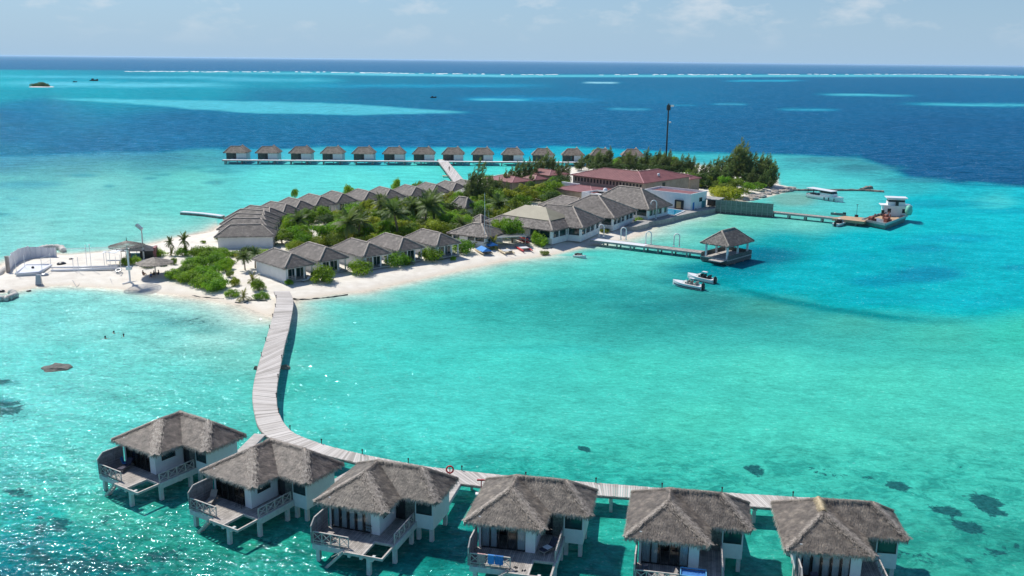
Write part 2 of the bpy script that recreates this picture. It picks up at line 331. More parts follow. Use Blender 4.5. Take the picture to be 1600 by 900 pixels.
DEEP=[(0,240,(50,125,170)),(150,230,(45,115,168)),(0,205,(48,118,170)),(300,215,(42,115,170)),(300,200,(40,114,170)),(600,205,(30,112,168)),(600,225,(26,110,168)),(900,200,(18,110,168)),(900,225,(15,110,168)),(1200,200,(8,105,162)),(1200,235,(5,108,165)),(1450,200,(4,100,158)),(1450,250,(2,98,155)),(1600,200,(2,100,158)),(1600,280,(0,95,150)),
(0,180,(42,118,172)),(50,165,(45,130,180)),(300,188,(40,115,170)),(700,185,(25,112,170)),(1000,175,(14,112,170)),(1300,170,(8,108,166)),(1600,170,(6,108,166)),
(0,150,(75,165,198)),(0,128,(80,180,210)),(150,128,(62,168,204)),(150,145,(70,172,205)),(300,125,(60,160,195)),(300,142,(62,165,200)),(450,130,(52,160,198)),(450,148,(40,130,178)),(200,115,(58,150,190)),(600,128,(30,135,180)),(600,145,(25,120,172)),(750,128,(25,130,178)),(750,145,(18,118,172)),(1000,130,(12,118,172)),(1000,150,(10,122,178)),(1300,130,(5,112,168)),(1300,150,(5,110,166)),(1600,130,(5,112,168)),(1600,150,(5,112,170))]
def interp(pts,x): a=np.array(pts,float); return np.interp(x,a[:,0],a[:,1])
def sst(a,b,x): t=np.clip((x-a)/(b-a),0,1); return t*t*(3-2*t)
wob=(vnoise(X,Y,30,5)-.5)*2+(vnoise(X,Y,9,6)-.5)
Cs=idw(SHAL,PX,PY)*np.array([1.06,1.0,.93]); Cs=Cs*(1-(sst(450,330,PX)*sst(440,470,PY))[...,None]*np.array([0,.10,.11])); Cs=Cs*(1-(sst(420,300,PX)*sst(430,380,PY))[...,None]*np.array([-.02,.12,.19])); Cd=idw(DEEP,PX,PY,ys=5.)*np.array([.22,.80,.665])
yb=interp([(-400,262),(0,252),(100,245),(200,240),(340,233),(450,231),(900,232),(1000,236),(1060,241),(1170,244),(1263,243),(1343,246),(1375,260),(1424,278),(1504,288),(1600,294),(2100,320)],PX)
fs=sst(-4.,4.+6.*sst(1150,1350,PX)+5.*sst(400,200,PX),PY-yb+wob*(3.5+2.5*sst(1200,1400,PX)))
C=Cd*(1-fs[...,None])+Cs*fs[...,None]
# outer ocean beyond the reef edge
yo=interp([(-400,112),(0,109),(200,110),(500,111.5),(800,115.5),(1100,115.5),(1400,115),(1600,117),(2100,122)],PX)
hz=interp([(0,86),(1600,103)],PX)
fo=sst(1.3,-1.3,PY-yo)
oc=lin((62,112,150))[None,None,:]*np.ones_like(C); C=C*(1-fo[...,None])+oc*fo[...,None]
wob2=(vnoise(X,Y,4.,15)-.5)*1.2+(vnoise(X,Y,1.6,16)-.5)*1.0+wob*.5
def blend(mask,col):
    global C
    C=C*(1-mask[...,None])+lin(col)*mask[...,None]
# turquoise rim just inside the reef
rim=np.exp(-((PY-yo-3.2)/1.7)**2)*sst(150,600,PX)*.9; blend(rim,(105,205,218))
def ell(cx,cy,rx,ry,col,a,soft=1.,ang=0.,wb=.25):
    dx=PX-cx; dy=PY-cy; c_,s_=math.cos(ang),math.sin(ang); u=(dx*c_+dy*s_)/rx; v=(-dx*s_+dy*c_)/ry
    r=np.sqrt(u*u+v*v)+(wob2 if wb>.4 else wob)*wb*(1.7 if wb>.4 else 1.3)
    blend(sst(1+.5*soft,1-.5*soft,r)*a,col)
def streak(x0,y0,x1,y1,h,col,a):
    t=np.clip((PX-x0)/(x1-x0),0,1); ins=sst(x0,x0+.3*(x1-x0),PX)*sst(x1,x1-.3*(x1-x0),PX)
    yy=y0+(y1-y0)*t; blend(np.exp(-((PY-yy+wob*.4*h)/h)**2)*ins*a,col)
streak(-50,130,420,134,4,(105,200,218),.8); streak(300,124,560,126,3,(90,185,205),.7); streak(-100,119,460,122,2.2,(95,190,212),.7); streak(420,134,900,134,2.6,(40,160,195),.6)
# the long pale sandbank
yt=interp([(60,152),(110,154),(300,156.5),(500,160),(640,169),(740,176)],PX); ybn=interp([(60,152.5),(110,156),(200,162),(300,170),(400,177),(560,179.5),(680,177.5),(740,176.5)],PX)
m1=sst(-1.5,1.5,PY-yt+wob*.8)*sst(1.5,-1.5,PY-ybn+wob*.8)*sst(60,110,PX)*sst(760,690,PX); blend(m1*.85,(92,192,205))
streak(690,153,960,156,4,(20,145,190),.6); streak(720,155,840,156,1.6,(95,200,215),.8)
for a_ in [(1265,147,1440,150,1.5,(95,200,215),.8),(1390,162,1700,166,2.3,(85,190,205),.8),(1205,171,1320,172,1.6,(70,170,195),.8),(940,170,1025,171,1.5,(75,160,185),.7),(1105,162.5,1175,163,1.3,(80,165,190),.7),(1035,164,1095,165,1.,(60,150,180),.6),(905,129,975,129.5,1.1,(165,225,235),.9),(1120,126.5,1270,126,1.2,(60,180,210),.8),(500,116,880,120,1.3,(120,205,222),.6)]: streak(*a_)
# submarine slope right of the jetty: cyan basin with a curved reef edge
ye=interp([(1130,425),(1160,452),(1220,466),(1300,480),(1380,492),(1460,500),(1600,503),(2100,505)],PX)
edge=sst(-5,0,PY-ye+wob*2)*sst(14,2,PY-ye)*sst(1120,1200,PX)*sst(1560,1350,PX); blend(edge*.85,(24,132,134))
for e in [(1180,398,60,11,(0,118,140),.7),(1120,420,60,9,(20,125,140),.6),(1080,440,45,7,(40,145,150),.5),(1450,428,50,10,(0,140,170),.75),(1370,440,35,7,(0,150,175),.6),(1500,372,70,8,(0,160,185),.6),(1330,402,45,6,(0,158,180),.4),(1480,318,80,6,(25,150,170),.6),(1560,330,60,4,(0,160,180),.5),(1440,388,40,5,(0,150,175),.6),(1590,418,22,4,(0,140,165),.6),(1400,470,60,6,(0,160,175),.4),(1560,470,60,9,(0,168,182),.4),
 (900,462,130,10,(48,150,148),.55),(1040,480,110,12,(50,140,140),.6),(1130,500,120,12,(62,155,148),.5),(780,478,80,9,(55,165,160),.4),(600,470,70,5,(85,180,170),.5),(1080,345,40,5,(85,170,155),.4),(1100,362,60,5,(70,165,160),.5),(840,435,60,5,(70,180,172),.4),(860,545,120,8,(66,190,180),.4),
 (290,503,48,9,(55,140,135),.7),(330,515,30,8,(60,145,140),.6),(235,490,40,4,(80,165,160),.5),(1,628,24,9,(30,110,115),.8),(10,598,18,5,(50,130,130),.6),
 (30,290,60,5,(75,160,170),.6),(60,286,50,4,(70,155,165),.5),(335,285,16,3,(70,150,155),.6),(345,268,30,2.5,(75,165,170),.6),(335,259,20,2,(75,165,170),.5),(170,291,9,2,(60,150,155),.7),(235,279,14,2,(65,150,160),.7),(255,273,16,2,(70,155,160),.6),(130,274,22,2.5,(60,150,160),.7),(300,262,16,2,(60,150,160),.5),(20,310,14,2,(80,160,165),.5),(0,335,20,2.5,(70,155,160),.6),
 (200,246,150,7,(75,145,165),.7),(60,252,90,7,(80,150,165),.6),(1280,250,60,5,(80,150,158),.7),(1350,262,60,6,(70,140,150),.75),(1420,282,60,5,(70,150,162),.6),(1230,262,60,3,(78,165,170),.5),(1340,276,50,4,(75,180,185),.5),(1270,310,40,8,(110,175,178),.3),(1235,310,30,9,(135,170,150),.6)]:
    ell(*e)
# coral heads (mask; the broken outline is made in the shader)
CM=np.zeros_like(PX)
for e in [(1180,735,17,9),(912,702,13,5),(1405,759,23,7),(1482,800,26,9),(1512,822,30,9),(1540,783,34,10),(1548,797,26,10),(1500,730,5,2),(1290,738,40,6),(1350,745,20,5)]:
    a=.85 if e[2]<60 and e[0] not in (1030,860,1290,1350) else .3
    dx=PX-e[0]; dy=PY-e[1]; u=(dx*.97+dy*.25)/e[2]; v=(-dx*.25+dy*.97)/e[3]; CM=np.maximum(CM,np.clip(1.35-np.sqrt(u*u+v*v)*.75,0,1)*(1 if a>.5 else .72))
for cx_,cy_,rx_,ry_,a in [(80,820,60,22,.82),(30,770,50,14,.72),(150,885,120,26,.86),(60,870,60,20,.8),(180,815,50,12,.66),(10,640,40,22,.9),(0,598,30,10,.8),(260,870,80,20,.72),(420,850,70,22,.66),(330,800,40,10,.6),(1450,870,120,18,.6),(1560,860,60,25,.62),(960,800,30,10,.5),(300,503,70,11,.62),(1060,850,30,12,.5),(620,880,60,20,.5),(1180,260,1,1,0)]:
    u=(PX-cx_)/rx_; v=(PY-cy_)/ry_; CM=np.maximum(CM,np.clip(1.2-np.sqrt(u*u+v*v)*.8,0,1)*a)
# dark mottled reef at bottom left
for e in [(90,850,90,34,(10,125,128),.35),(30,800,60,16,(14,135,138),.35),(120,905,120,22,(8,105,112),.4),(60,750,40,8,(30,130,130),.5),(180,850,50,14,(30,110,110),.4)]: ell(*e,soft=1.4)
# shallows and wet sand at the beach
Dw=-sdf_poly(SHW,X,Y)
dn=Dw+(vnoise(X,Y,7,8)-.5)*3*sst(1,6,Dw)
beach=sst(-72,-58,X)*0+1.
wide=interp([(-400,1.),(0,.9),(250,1.25),(400,1.7),(440,1.6),(520,1.),(900,1.),(1000,.9),(1100,.7),(1240,.5),(2000,.5)],PX)*np.where(PY<400,np.where(PX<340,.8,.25),1.)
wide=wide+(1.5-wide)*sst(900,960,PX)*sst(1190,1090,PX)*sst(400,385,PY); wide=wide+.25*sst(780,850,PX)*sst(960,900,PX)
u=np.maximum(dn,0)/wide
f1=np.exp(-(u/5.2)**1.6)*.90; f2=np.exp(-(u/1.9)**1.5)
blend(f1,(192,220,206)); blend(f2,(232,218,198))
# amplitudes of bottom mottling and glitter
mott=sst(640,760,PY)*.9+sst(560,700,PY)*.2
mott=np.where(PX<420,np.maximum(mott,sst(600,780,PY)*.9),mott)
flat=sst(0,6,PY-yb)*sst(45,8,PY-yb)*(((PX<420)|(PX>1060))*1.)*.8
mott=np.maximum(mott,flat)
mott=np.maximum(mott,.25*sst(380,480,PY)*sst(560,450,PY)*sst(600,800,PX))
Ce=C[-1:]; Call=np.concatenate([C]+[Ce]*4); Mall=np.concatenate([mott]+[mott[-1:]]*4)
Xa=np.concatenate([X,Xe]); Ya=np.concatenate([Y,Ye])
me=grid_mesh('sea',Xa[::-1],Ya[::-1],np.zeros_like(Xa))
K=.775
Call=Call-np.array([.020,.012,.008])
fl=np.concatenate([np.clip(Call[::-1]*K,0.001,1),Mall[::-1][...,None]],-1).reshape(-1,4)
ca=me.color_attributes.new('depth_colour','FLOAT_COLOR','POINT'); ca.data.foreach_set('color',fl.astype(np.float32).ravel())
RP=.80+.95*(1-fs)+.55*sst(560,150,PX)*(.35+.65*sst(380,470,PY))+.35*sst(640,760,PY)*sst(1300,700,PX)+.15*sst(520,420,PY)
rp_=me.attributes.new('ripple','FLOAT','POINT'); rp_.data.foreach_set('value',np.concatenate([RP]+[RP[-1:]]*4)[::-1].astype(np.float32).ravel())
cm=me.attributes.new('coral','FLOAT','POINT'); cm.data.foreach_set('value',np.concatenate([CM]+[CM[-1:]*0]*4)[::-1].astype(np.float32).ravel())
sea=bpy.data.objects.new('sea',me); COL.objects.link(sea); tag(sea,kind='structure')
def sea_mat():
    m=bpy.data.materials.new('sea_water'); m.use_nodes=True; t=m.node_tree; N=t.nodes; l=t.links.new; N.remove(N['Principled BSDF'])
    A=N.new('ShaderNodeAttribute'); A.attribute_name='depth_colour'
    G=N.new('ShaderNodeNewGeometry')
    def nz(scale,det=3,rough=.55,st=(1,1,1),rot=0.,dist=0.):
        mp=N.new('ShaderNodeMapping'); mp.inputs['Scale'].default_value=st; mp.inputs['Rotation'].default_value=(0,0,rot); l(G.outputs['Position'],mp.inputs[0])
        n=N.new('ShaderNodeTexNoise'); n.inputs['Scale'].default_value=scale; n.inputs['Detail'].default_value=det; n.inputs['Roughness'].default_value=rough; n.inputs['Distortion'].default_value=dist
        l(mp.outputs[0],n.inputs[0]); return n.outputs[0]
    def mr(i,a,b,c,d):
        n=N.new('ShaderNodeMapRange'); l(i,n.inputs[0]); n.inputs[1].default_value=a; n.inputs[2].default_value=b; n.inputs[3].default_value=c; n.inputs[4].default_value=d; return n.outputs[0]
    def mth(op,a,b=None):
        n=N.new('ShaderNodeMath'); n.operation=op
        for i,q in enumerate((a,b)):
            if q is None: continue
            if isinstance(q,(int,float)): n.inputs[i].default_value=q
            else: l(q,n.inputs[i])
        return n.outputs[0]
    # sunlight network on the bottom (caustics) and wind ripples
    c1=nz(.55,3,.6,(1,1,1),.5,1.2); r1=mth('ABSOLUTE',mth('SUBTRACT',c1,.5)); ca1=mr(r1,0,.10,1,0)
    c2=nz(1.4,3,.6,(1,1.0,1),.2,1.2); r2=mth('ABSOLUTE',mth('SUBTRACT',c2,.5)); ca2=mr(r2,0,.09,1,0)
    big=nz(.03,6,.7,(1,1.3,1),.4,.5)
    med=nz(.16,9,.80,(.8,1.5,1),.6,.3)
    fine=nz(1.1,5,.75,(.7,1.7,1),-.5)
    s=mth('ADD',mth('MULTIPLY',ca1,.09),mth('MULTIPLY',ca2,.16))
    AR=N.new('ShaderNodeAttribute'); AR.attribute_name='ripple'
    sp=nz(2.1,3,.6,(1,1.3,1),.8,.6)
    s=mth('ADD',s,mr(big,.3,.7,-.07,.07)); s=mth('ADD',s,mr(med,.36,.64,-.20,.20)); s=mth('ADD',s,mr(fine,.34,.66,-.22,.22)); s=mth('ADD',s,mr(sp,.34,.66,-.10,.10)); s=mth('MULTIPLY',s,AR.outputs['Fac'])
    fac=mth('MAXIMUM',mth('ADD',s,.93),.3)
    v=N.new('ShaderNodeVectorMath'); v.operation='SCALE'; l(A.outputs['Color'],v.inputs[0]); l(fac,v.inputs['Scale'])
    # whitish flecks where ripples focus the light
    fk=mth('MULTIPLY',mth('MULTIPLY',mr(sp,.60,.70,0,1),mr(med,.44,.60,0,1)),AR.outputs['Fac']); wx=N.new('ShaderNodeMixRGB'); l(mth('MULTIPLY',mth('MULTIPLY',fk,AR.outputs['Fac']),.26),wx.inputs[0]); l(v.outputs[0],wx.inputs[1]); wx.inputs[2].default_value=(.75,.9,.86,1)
    # mottled rubble bottom and coral heads
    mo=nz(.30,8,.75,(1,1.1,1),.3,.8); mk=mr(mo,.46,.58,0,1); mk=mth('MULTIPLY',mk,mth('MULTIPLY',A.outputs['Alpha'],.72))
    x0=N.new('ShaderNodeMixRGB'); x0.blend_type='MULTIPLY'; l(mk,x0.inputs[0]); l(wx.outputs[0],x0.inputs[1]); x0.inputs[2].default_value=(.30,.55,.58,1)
    AC=N.new('ShaderNodeAttribute'); AC.attribute_name='coral'; co=nz(.55,9,.72,(1,1,1),.9,.5)
    cf=mr(mth('ADD',AC.outputs['Fac'],mr(co,.25,.75,-.55,.55)),.60,.76,0,.92)
    cc=N.new('ShaderNodeMixRGB'); l(mr(nz(2.2,5,.7),.35,.65,0,1),cc.inputs[0]); cc.inputs[1].default_value=(.002,.035,.042,1); cc.inputs[2].default_value=(.014,.12,.12,1)
    x=N.new('ShaderNodeMixRGB'); l(cf,x.inputs[0]); l(x0.outputs[0],x.inputs[1]); l(cc.outputs[0],x.inputs[2])
    d=N.new('ShaderNodeBsdfDiffuse'); l(x.outputs[0],d.inputs[0])
    # wavelets
    b1=nz(1.0,1.5,.5,(1,1.5,1),.45); b2=nz(3.2,3,.6,(1,1.5,1),.2); b3=nz(.16,2,.5,(1,2,1),.5)
    h=mth('ADD',mth('MULTIPLY',b1,.47),mth('ADD',mth('MULTIPLY',b2,.05),mth('MULTIPLY',b3,.6)))
    bp=N.new('ShaderNodeBump'); bp.inputs['Strength'].default_value=.85; bp.inputs['Distance'].default_value=1.; l(h,bp.inputs['Height'])
    g=N.new('ShaderNodeBsdfGlossy'); g.inputs['Roughness'].default_value=.06; g.inputs['Color'].default_value=(.55,.88,.95,1); l(bp.outputs[0],g.inputs['Normal'])
    f=N.new('ShaderNodeFresnel'); f.inputs['IOR'].default_value=1.33; l(bp.outputs[0],f.inputs['Normal'])
    fm=mth('MINIMUM',f.outputs[0],.055)
    ms=N.new('ShaderNodeMixShader'); l(fm,ms.inputs[0]); l(d.outputs[0],ms.inputs[1]); l(g.outputs[0],ms.inputs[2]); l(ms.outputs[0],N['Material Output'].inputs[0])
    return m
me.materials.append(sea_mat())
# surf on the outer reef: many small foam crests
fm=MB(); rr=random.Random(9)
xr=[200+ i*5. for i in range(282)]
for q in xr:
    dens=.9 if (q<360 or 560<q<640 or 1080<q<1150 or 1390<q<1560) else .45
    if rr.random()>dens: continue
    hy=float(interp([(200,112),(500,113),(800,117),(1100,117),(1400,116.2),(1600,118)],q))+rr.uniform(-.5,.3)
    p=at(q+rr.uniform(-2,2),hy,0); sc=p.y/1450.
    w_=rr.uniform(2,6)*sc; dd=rr.uniform(8,22); hh=rr.uniform(.5,2.0)
    n=7
    vs=[];
    for i in range(n):
        a=2*PI*i/n; vs.append((p.x+math.cos(a)*w_*rr.uniform(.8,1.2),p.y+math.sin(a)*dd,-.1))
    for i in range(n):
        a=2*PI*i/n; vs.append((p.x+math.cos(a)*w_*.5,p.y+math.sin(a)*dd*.4,hh*rr.uniform(.6,1)))
    fm.add(vs,[(i,(i+1)%n,n+(i+1)%n,n+i) for i in range(n)]+[tuple(range(n,2*n))])
o=fm.raw('breaking_surf',mat('sea_foam',(.78,.80,.80),(.85,.86,.86),1,.9)); tag(o,kind='stuff')

# ---- haze: pale air over the whole scene
hb=MB(); hb.box(-90000,90000,-25000,96000,-1.,46.)
hm_=bpy.data.materials.new('pale_air'); hm_.use_nodes=True; t=hm_.node_tree; t.nodes.remove(t.nodes['Principled BSDF'])
pv=t.nodes.new('ShaderNodeVolumePrincipled'); pv.inputs['Density'].default_value=2.5e-5; pv.inputs['Color'].default_value=(.62,.82,.98,1); pv.inputs['Anisotropy'].default_value=.2
t.links.new(pv.outputs[0],t.nodes['Material Output'].inputs['Volume'])
tag(hb.build('haze',hm_),kind='stuff')
# ------------------------------------------------------------------ thatch helpers
def tri_pts(poly):
    P=[Vector(p) for p in poly]; return [(P[0],P[i],P[i+1]) for i in range(1,len(P)-1)]
def blades(mb,poly,n,rnd,L=.42,W=.05,lift=.07):
    T=tri_pts(poly); A=[((b-a).cross(c-a)).length/2 for a,b,c in T]
    nn=(T[0][1]-T[0][0]).cross(T[0][2]-T[0][0]).normalized()
    if nn.z<0: nn=-nn
    s=Vector((nn.x*nn.z,nn.y*nn.z,-(nn.x**2+nn.y**2))).normalized(); t=nn.cross(s)
    vs=[];fs=[]
    for k in range(n):
        a,b,c=rnd.choices(T,A)[0]; u,v=rnd.random(),rnd.random()
        if u+v>1: u,v=1-u,1-v
        p=a+(b-a)*u+(c-a)*v+nn*.01; l=L*rnd.uniform(.5,1.3); w_=W*rnd.uniform(.6,1.4); sk=rnd.uniform(-.25,.25)
        d=(s+t*sk).normalized(); i=len(vs)
        vs+= [p-t*w_,p+t*w_,p+d*l+nn*lift*rnd.uniform(.2,1.6)]; fs.append((i,i+1,i+2))
    mb.add(vs,fs)
def fringe(mb,p,q,n,rnd,out,L=.34,W=.035):
    p=Vector(p);q=Vector(q); e=(q-p).normalized(); vs=[];fs=[]
    for k in range(n):
        c=p+(q-p)*rnd.random()+out*rnd.uniform(-.10,.06)+Vector((0,0,rnd.uniform(-.10,.05)))
        l=L*rnd.uniform(.4,1.45); w_=W*rnd.uniform(.6,1.6); d=Vector((0,0,-1))+out*rnd.uniform(-.1,.75)+e*rnd.uniform(-.3,.3)
        i=len(vs); vs+= [c-e*w_,c+e*w_,c+d.normalized()*l]; fs.append((i,i+1,i+2))
    mb.add(vs,fs)
def hiproof(name,parent,faces,eaves,ridges,rnd,nb=60,fr=26,th=.22,m=None,ms=None,bl=.42,bw=.05,ridge_r=.16,mr_=None,fl=.34,fw=.035,lift=.07,hips=None):
    """faces: planar 3D polygons, eaves: list of (p,q,out), ridges: list of (p,q)"""
    m=m or M_thatch; ms=ms or M_straw
    mb=MB()
    for f in faces: mb.slab(f,th)
    ro=mb.build(name,m,parent)
    if nb:
        st=MB()
        for f in faces:
            A=sum(((b-a).cross(c-a)).length/2 for a,b,c in tri_pts(f)); blades(st,f,int(A*nb),rnd,bl,bw,lift)
        fe=MB() if nb>50 else st
        for p,q,o_ in eaves: fringe(fe,p,q,int((Vector(q)-Vector(p)).length*fr),rnd,Vector(o_),L=fl,W=fw)
        if fe is not st: fe.raw('eave_fringe',M_sheen,ro)  # paler straw colour stands in for sunlight on the fringe
        if nb>50:
            for p,q in ridges:
                p=Vector(p);q=Vector(q); e=(q-p).normalized(); sd_=e.cross(Vector((0,0,1))).normalized(); vs=[];fs=[]
                for k in range(int((q-p).length*110)):
                    c=p+(q-p)*rnd.random()+Vector((0,0,.10+rnd.uniform(-.05,.05))); sg=rnd.choice((-1,1)); c=c+sd_*sg*rnd.uniform(0,.14); d=(sd_*sg+Vector((0,0,rnd.uniform(-.75,-.30)))+e*rnd.uniform(-.5,.3)).normalized(); i=len(vs)
                    vs+= [c-e*.025,c+e*.025,c+d*rnd.uniform(.12,.42)]; fs.append((i,i+1,i+2))
                st.add(vs,fs)
        st.raw('straw',ms,ro)
        if nb>50:
            hs=MB(); vs=[];fs=[]
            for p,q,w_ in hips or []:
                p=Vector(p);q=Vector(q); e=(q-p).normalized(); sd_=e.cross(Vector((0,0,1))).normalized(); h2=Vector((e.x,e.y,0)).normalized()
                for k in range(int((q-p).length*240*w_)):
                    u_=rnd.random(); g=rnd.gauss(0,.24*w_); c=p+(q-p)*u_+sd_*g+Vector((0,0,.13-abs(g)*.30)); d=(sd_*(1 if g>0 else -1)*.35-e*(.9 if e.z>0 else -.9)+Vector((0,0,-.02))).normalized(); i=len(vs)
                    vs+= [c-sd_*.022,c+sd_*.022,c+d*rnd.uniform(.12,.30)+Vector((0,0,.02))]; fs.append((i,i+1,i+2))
            if fs: hs.add(vs,fs); hs.raw('hip_sheen_straw',M_sheen,ro)  # strands along the front hips carry the roof sheen in their paler colour
    rb=MB()
    for p,q in ridges:
        p=Vector(p);q=Vector(q); n=max(3,int((q-p).length/.6)); pts=[p+(q-p)*i/n+Vector((0,0,rnd.uniform(-.015,.03)-ridge_r*.35)) for i in range(n+1)]
        rb.tube(pts,[ridge_r*rnd.uniform(.85,1.15) for _ in pts],7)
    rb.build('ridge_cap',mr_ or M_ridge,ro,smooth=True)
    return ro
# ------------------------------------------------------------------ L shaped water villa (local x right, y inland, front at y=0)
ZE=4.3; ZR=6.15; ZD=1.8
def villa_faces(ze=ZE,zr=ZR):
    A=(-6.81,0,ze);B=(0,0,ze);C_=(0,3.27,ze);D_=(3.43,3.27,ze);E=(3.43,8.43,ze);G=(-6.81,8.43,ze)
    R1=(-3.45,3.4,zr);J=(-3.45,5.85,zr);R2=(.96,5.85,zr)
    faces=[[A,B,R1],[B,C_,J,R1],[C_,D_,R2,J],[D_,E,R2],[E,G,J,R2],[G,A,R1,J]]
    eaves=[(A,B,(0,-1,0)),(B,C_,(1,0,0)),(C_,D_,(0,-1,0)),(D_,E,(1,0,0)),(E,G,(0,1,0)),(G,A,(-1,0,0))]
    ridges=[(R1,J),(J,R2),(A,R1),(B,R1),(D_,R2),(E,R2),(G,J)]
    return faces,eaves,ridges
def xrail(mb,p,q,h=.95,n=3):
    """timber railing with crossed braces between p and q"""
    p=Vector(p);q=Vector(q); up=Vector((0,0,1))
    mb.bar(p+up*h,q+up*h,.11,.07); mb.bar(p+up*.12,q+up*.12,.06,.06)
    for i in range(n+1):
        c=p+(q-p)*i/n; mb.bar(c,c+up*h,.08,.08)
        if i<n:
            d=p+(q-p)*(i+1)/n; mb.bar(c+up*.14,d+up*(h-.06),.045,.05); mb.bar(c+up*(h-.06),d+up*.14,.045,.05)
def pile(mb,x,y,z1,w=.34):
    mb.box(x-w/2,x+w/2,y-w/2,y+w/2,-1.,z1)
def near_villa():
    r=random.Random(3)
    t=thing('water_villa','','villa')
    F,E,R=villa_faces()
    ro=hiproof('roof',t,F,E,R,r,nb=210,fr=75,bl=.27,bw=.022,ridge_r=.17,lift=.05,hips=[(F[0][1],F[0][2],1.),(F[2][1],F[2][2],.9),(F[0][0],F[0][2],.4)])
    # walls of the main room (x -5.65..-.78, y .53..7.7)
    w_=MB()
    w_.box(-5.65,-5.45,.53,7.6,ZD,ZE+.35)                      # left side wall
    w_.box(-1.62,-.78,.53,.70,ZD,ZE+.3)                        # front pillar
    w_.box(-.95,-.78,.70,1.35,ZD,ZE+.3); w_.box(-.95,-.78,2.85,3.85,ZD,ZE+.3)
    w_.box(-.95,-.78,1.35,2.85,ZD,ZD+1.25)                      # below the side window
    w_.box(-5.45,-.95,.55,.68,4.05,ZE+.2)                      # lintel
    w_.box(-5.6,1.4,7.4,7.6,ZD,ZE+.35)                         # rear
    w_.build('wall',M_white,t)
    wi=MB(); wi.box(1.11,2.85,3.85,7.7,1.25,2.66); wi.box(1.11,1.25,3.855,7.69,2.66,4.35); wi.box(2.69,2.85,3.855,7.69,2.66,4.35); wi.box(1.25,2.69,4.25,7.69,2.66,4.35)
    wo=wi.build('wall',M_white,t); wo['label']='bathroom wing walls hanging below deck level'
    # wing window
    f=MB(); 
    f.box(1.22,2.72,3.83,3.93,2.62,2.71); f.box(1.22,1.30,3.831,3.93,2.71,4.3); f.box(2.64,2.72,3.831,3.93,2.71,4.3)
    wf=f.build('window',M_dark,t); g=MB(); g.box(1.30,2.64,3.87,3.89,2.71,4.3); g.build('pane',MG_dark,wf)
    # side window of the room
    f=MB(); f.box(-.80,-.74,1.30,2.9,ZD+1.2,ZD+1.3); f.box(-.80,-.745,1.30,1.4,ZD+1.3,4.3); f.box(-.80,-.745,2.8,2.9,ZD+1.3,4.3)
    wf=f.build('window',M_dark,t); g=MB(); g.box(-.86,-.84,1.4,2.8,ZD+1.3,4.35); g.build('pane',MG_dark,wf)
    # stone clad entry wall with dark doorway
    s=MB(); s.box(.15,1.11,3.86,3.98,ZD,4.4); s.build('stone_panel',M_stone,t)
    s=MB(); s.box(-.78,.15,3.95,4.0,ZD,4.4); s.build('door',M_dark,t)
    # timber deck
    d=MB(); 
    d.box(-5.75,-.74,-2.3,.53,ZD-.14,ZD); d.box(-.74,1.13,-.48,3.86,ZD-.14,ZD-.003); d.box(-2.3,-.74,-2.92,-2.3,ZD-.14,ZD-.002); d.box(-5.45,-.95,.53,3.2,ZD-.14,ZD-.004)
    d.build('deck',M_deckx,t)
    b=MB(); b.box(-.80,-.66,-2.92,-.48,ZD-.2,ZD+.012); b.box(-.66,1.13,-.62,-.482,ZD-.2,ZD+.01); b.box(1.02,1.17,-2.92,-.62,ZD-.2,ZD+.02); b.box(-2.34,1.171,-3.03,-2.922,ZD-.2,ZD+.03)
    b.build('plunge_frame',M_rail,t)
    # floor beams
    fb=MB(); fb.box(-5.72,-2.3,-2.42,-2.32,ZD-.62,ZD-.15); fb.box(1.14,1.28,-.60,3.84,ZD-.55,ZD+.04); fb.box(-5.65,1.13,.2,.4,ZD-.5,ZD-.15); fb.box(-5.65,1.13,3.3,3.5,ZD-.5,ZD-.15); fb.box(-5.65,1.1,6.9,7.1,ZD-.7,ZD-.15); fb.box(-5.6,1.1,.55,7.5,ZD-.35,ZD-.145)
    for x in (-2.0,-.9,.1): fb.box(x-.13,x+.13,-2.9,-2.3,ZD-.5,ZD-.205)
    fb.build('floor_beam',M_post,t)
    for x,y in ((-5.3,-2.1),(-.2,-2.75),(1.05,-.35),(-5.3,.35),(1.05,3.1),(-5.3,3.4),(1.35,4.1),(2.6,4.1),(2.6,7.3),(-5.3,7.1),(-1,3.4),(-1,7.1)):
        p=MB(); pile(p,x,y,ZD-.2 if x<1.3 else 1.26); p.build('piling',M_post,t)
    # privacy screen (left) with chamfered top corner
    s=MB(); 
    poly=[(-2.32,ZD-.15),(-2.32,ZD+1.45),(-1.75,ZD+1.95),(.5,ZD+1.95),(.5,ZD-.15)]
    n=len(poly); x0=-5.80
    s.add([(x0,y,z) for y,z in poly]+[(x0-.05,y,z) for y,z in poly],[tuple(range(n)),tuple(range(n,2*n))[::-1]]+[(i,n+i,n+(i+1)%n,(i+1)%n) for i in range(n)])
    for y in (-2.28,-1.4,-.5,.4): s.box(x0-.10,x0+.06,y-.05,y+.05,ZD-.15,ZD+(1.5 if y<-2 else 1.93))
    so_=s.build('privacy_screen',M_screen,t)
    c=MB(); c.bar((x0-.02,-2.34,ZD+.9),(x0-.02,-2.34,ZD+1.46),.1); c.bar((x0-.02,-2.34,ZD+1.46),(x0-.02,-1.75,ZD+1.98),.1); c.bar((x0-.02,-1.75,ZD+1.98),(x0-.02,.5,ZD+1.98),.1); c.build('capping',M_rail,so_)
    rl=MB(); xrail(rl,(-5.7,-2.24,ZD),(-2.34,-2.24,ZD),n=4); rl.build('railing',M_rail,t)
    rl=MB(); xrail(rl,(1.08,-.45,ZD),(1.08,3.6,ZD),n=4); rl.build('railing',M_rail,t)
    # stair into the sea
    st=MB(); a=Vector((-2.45,-2.9,ZD)); e=Vector((-4.5,-2.9,-.35))
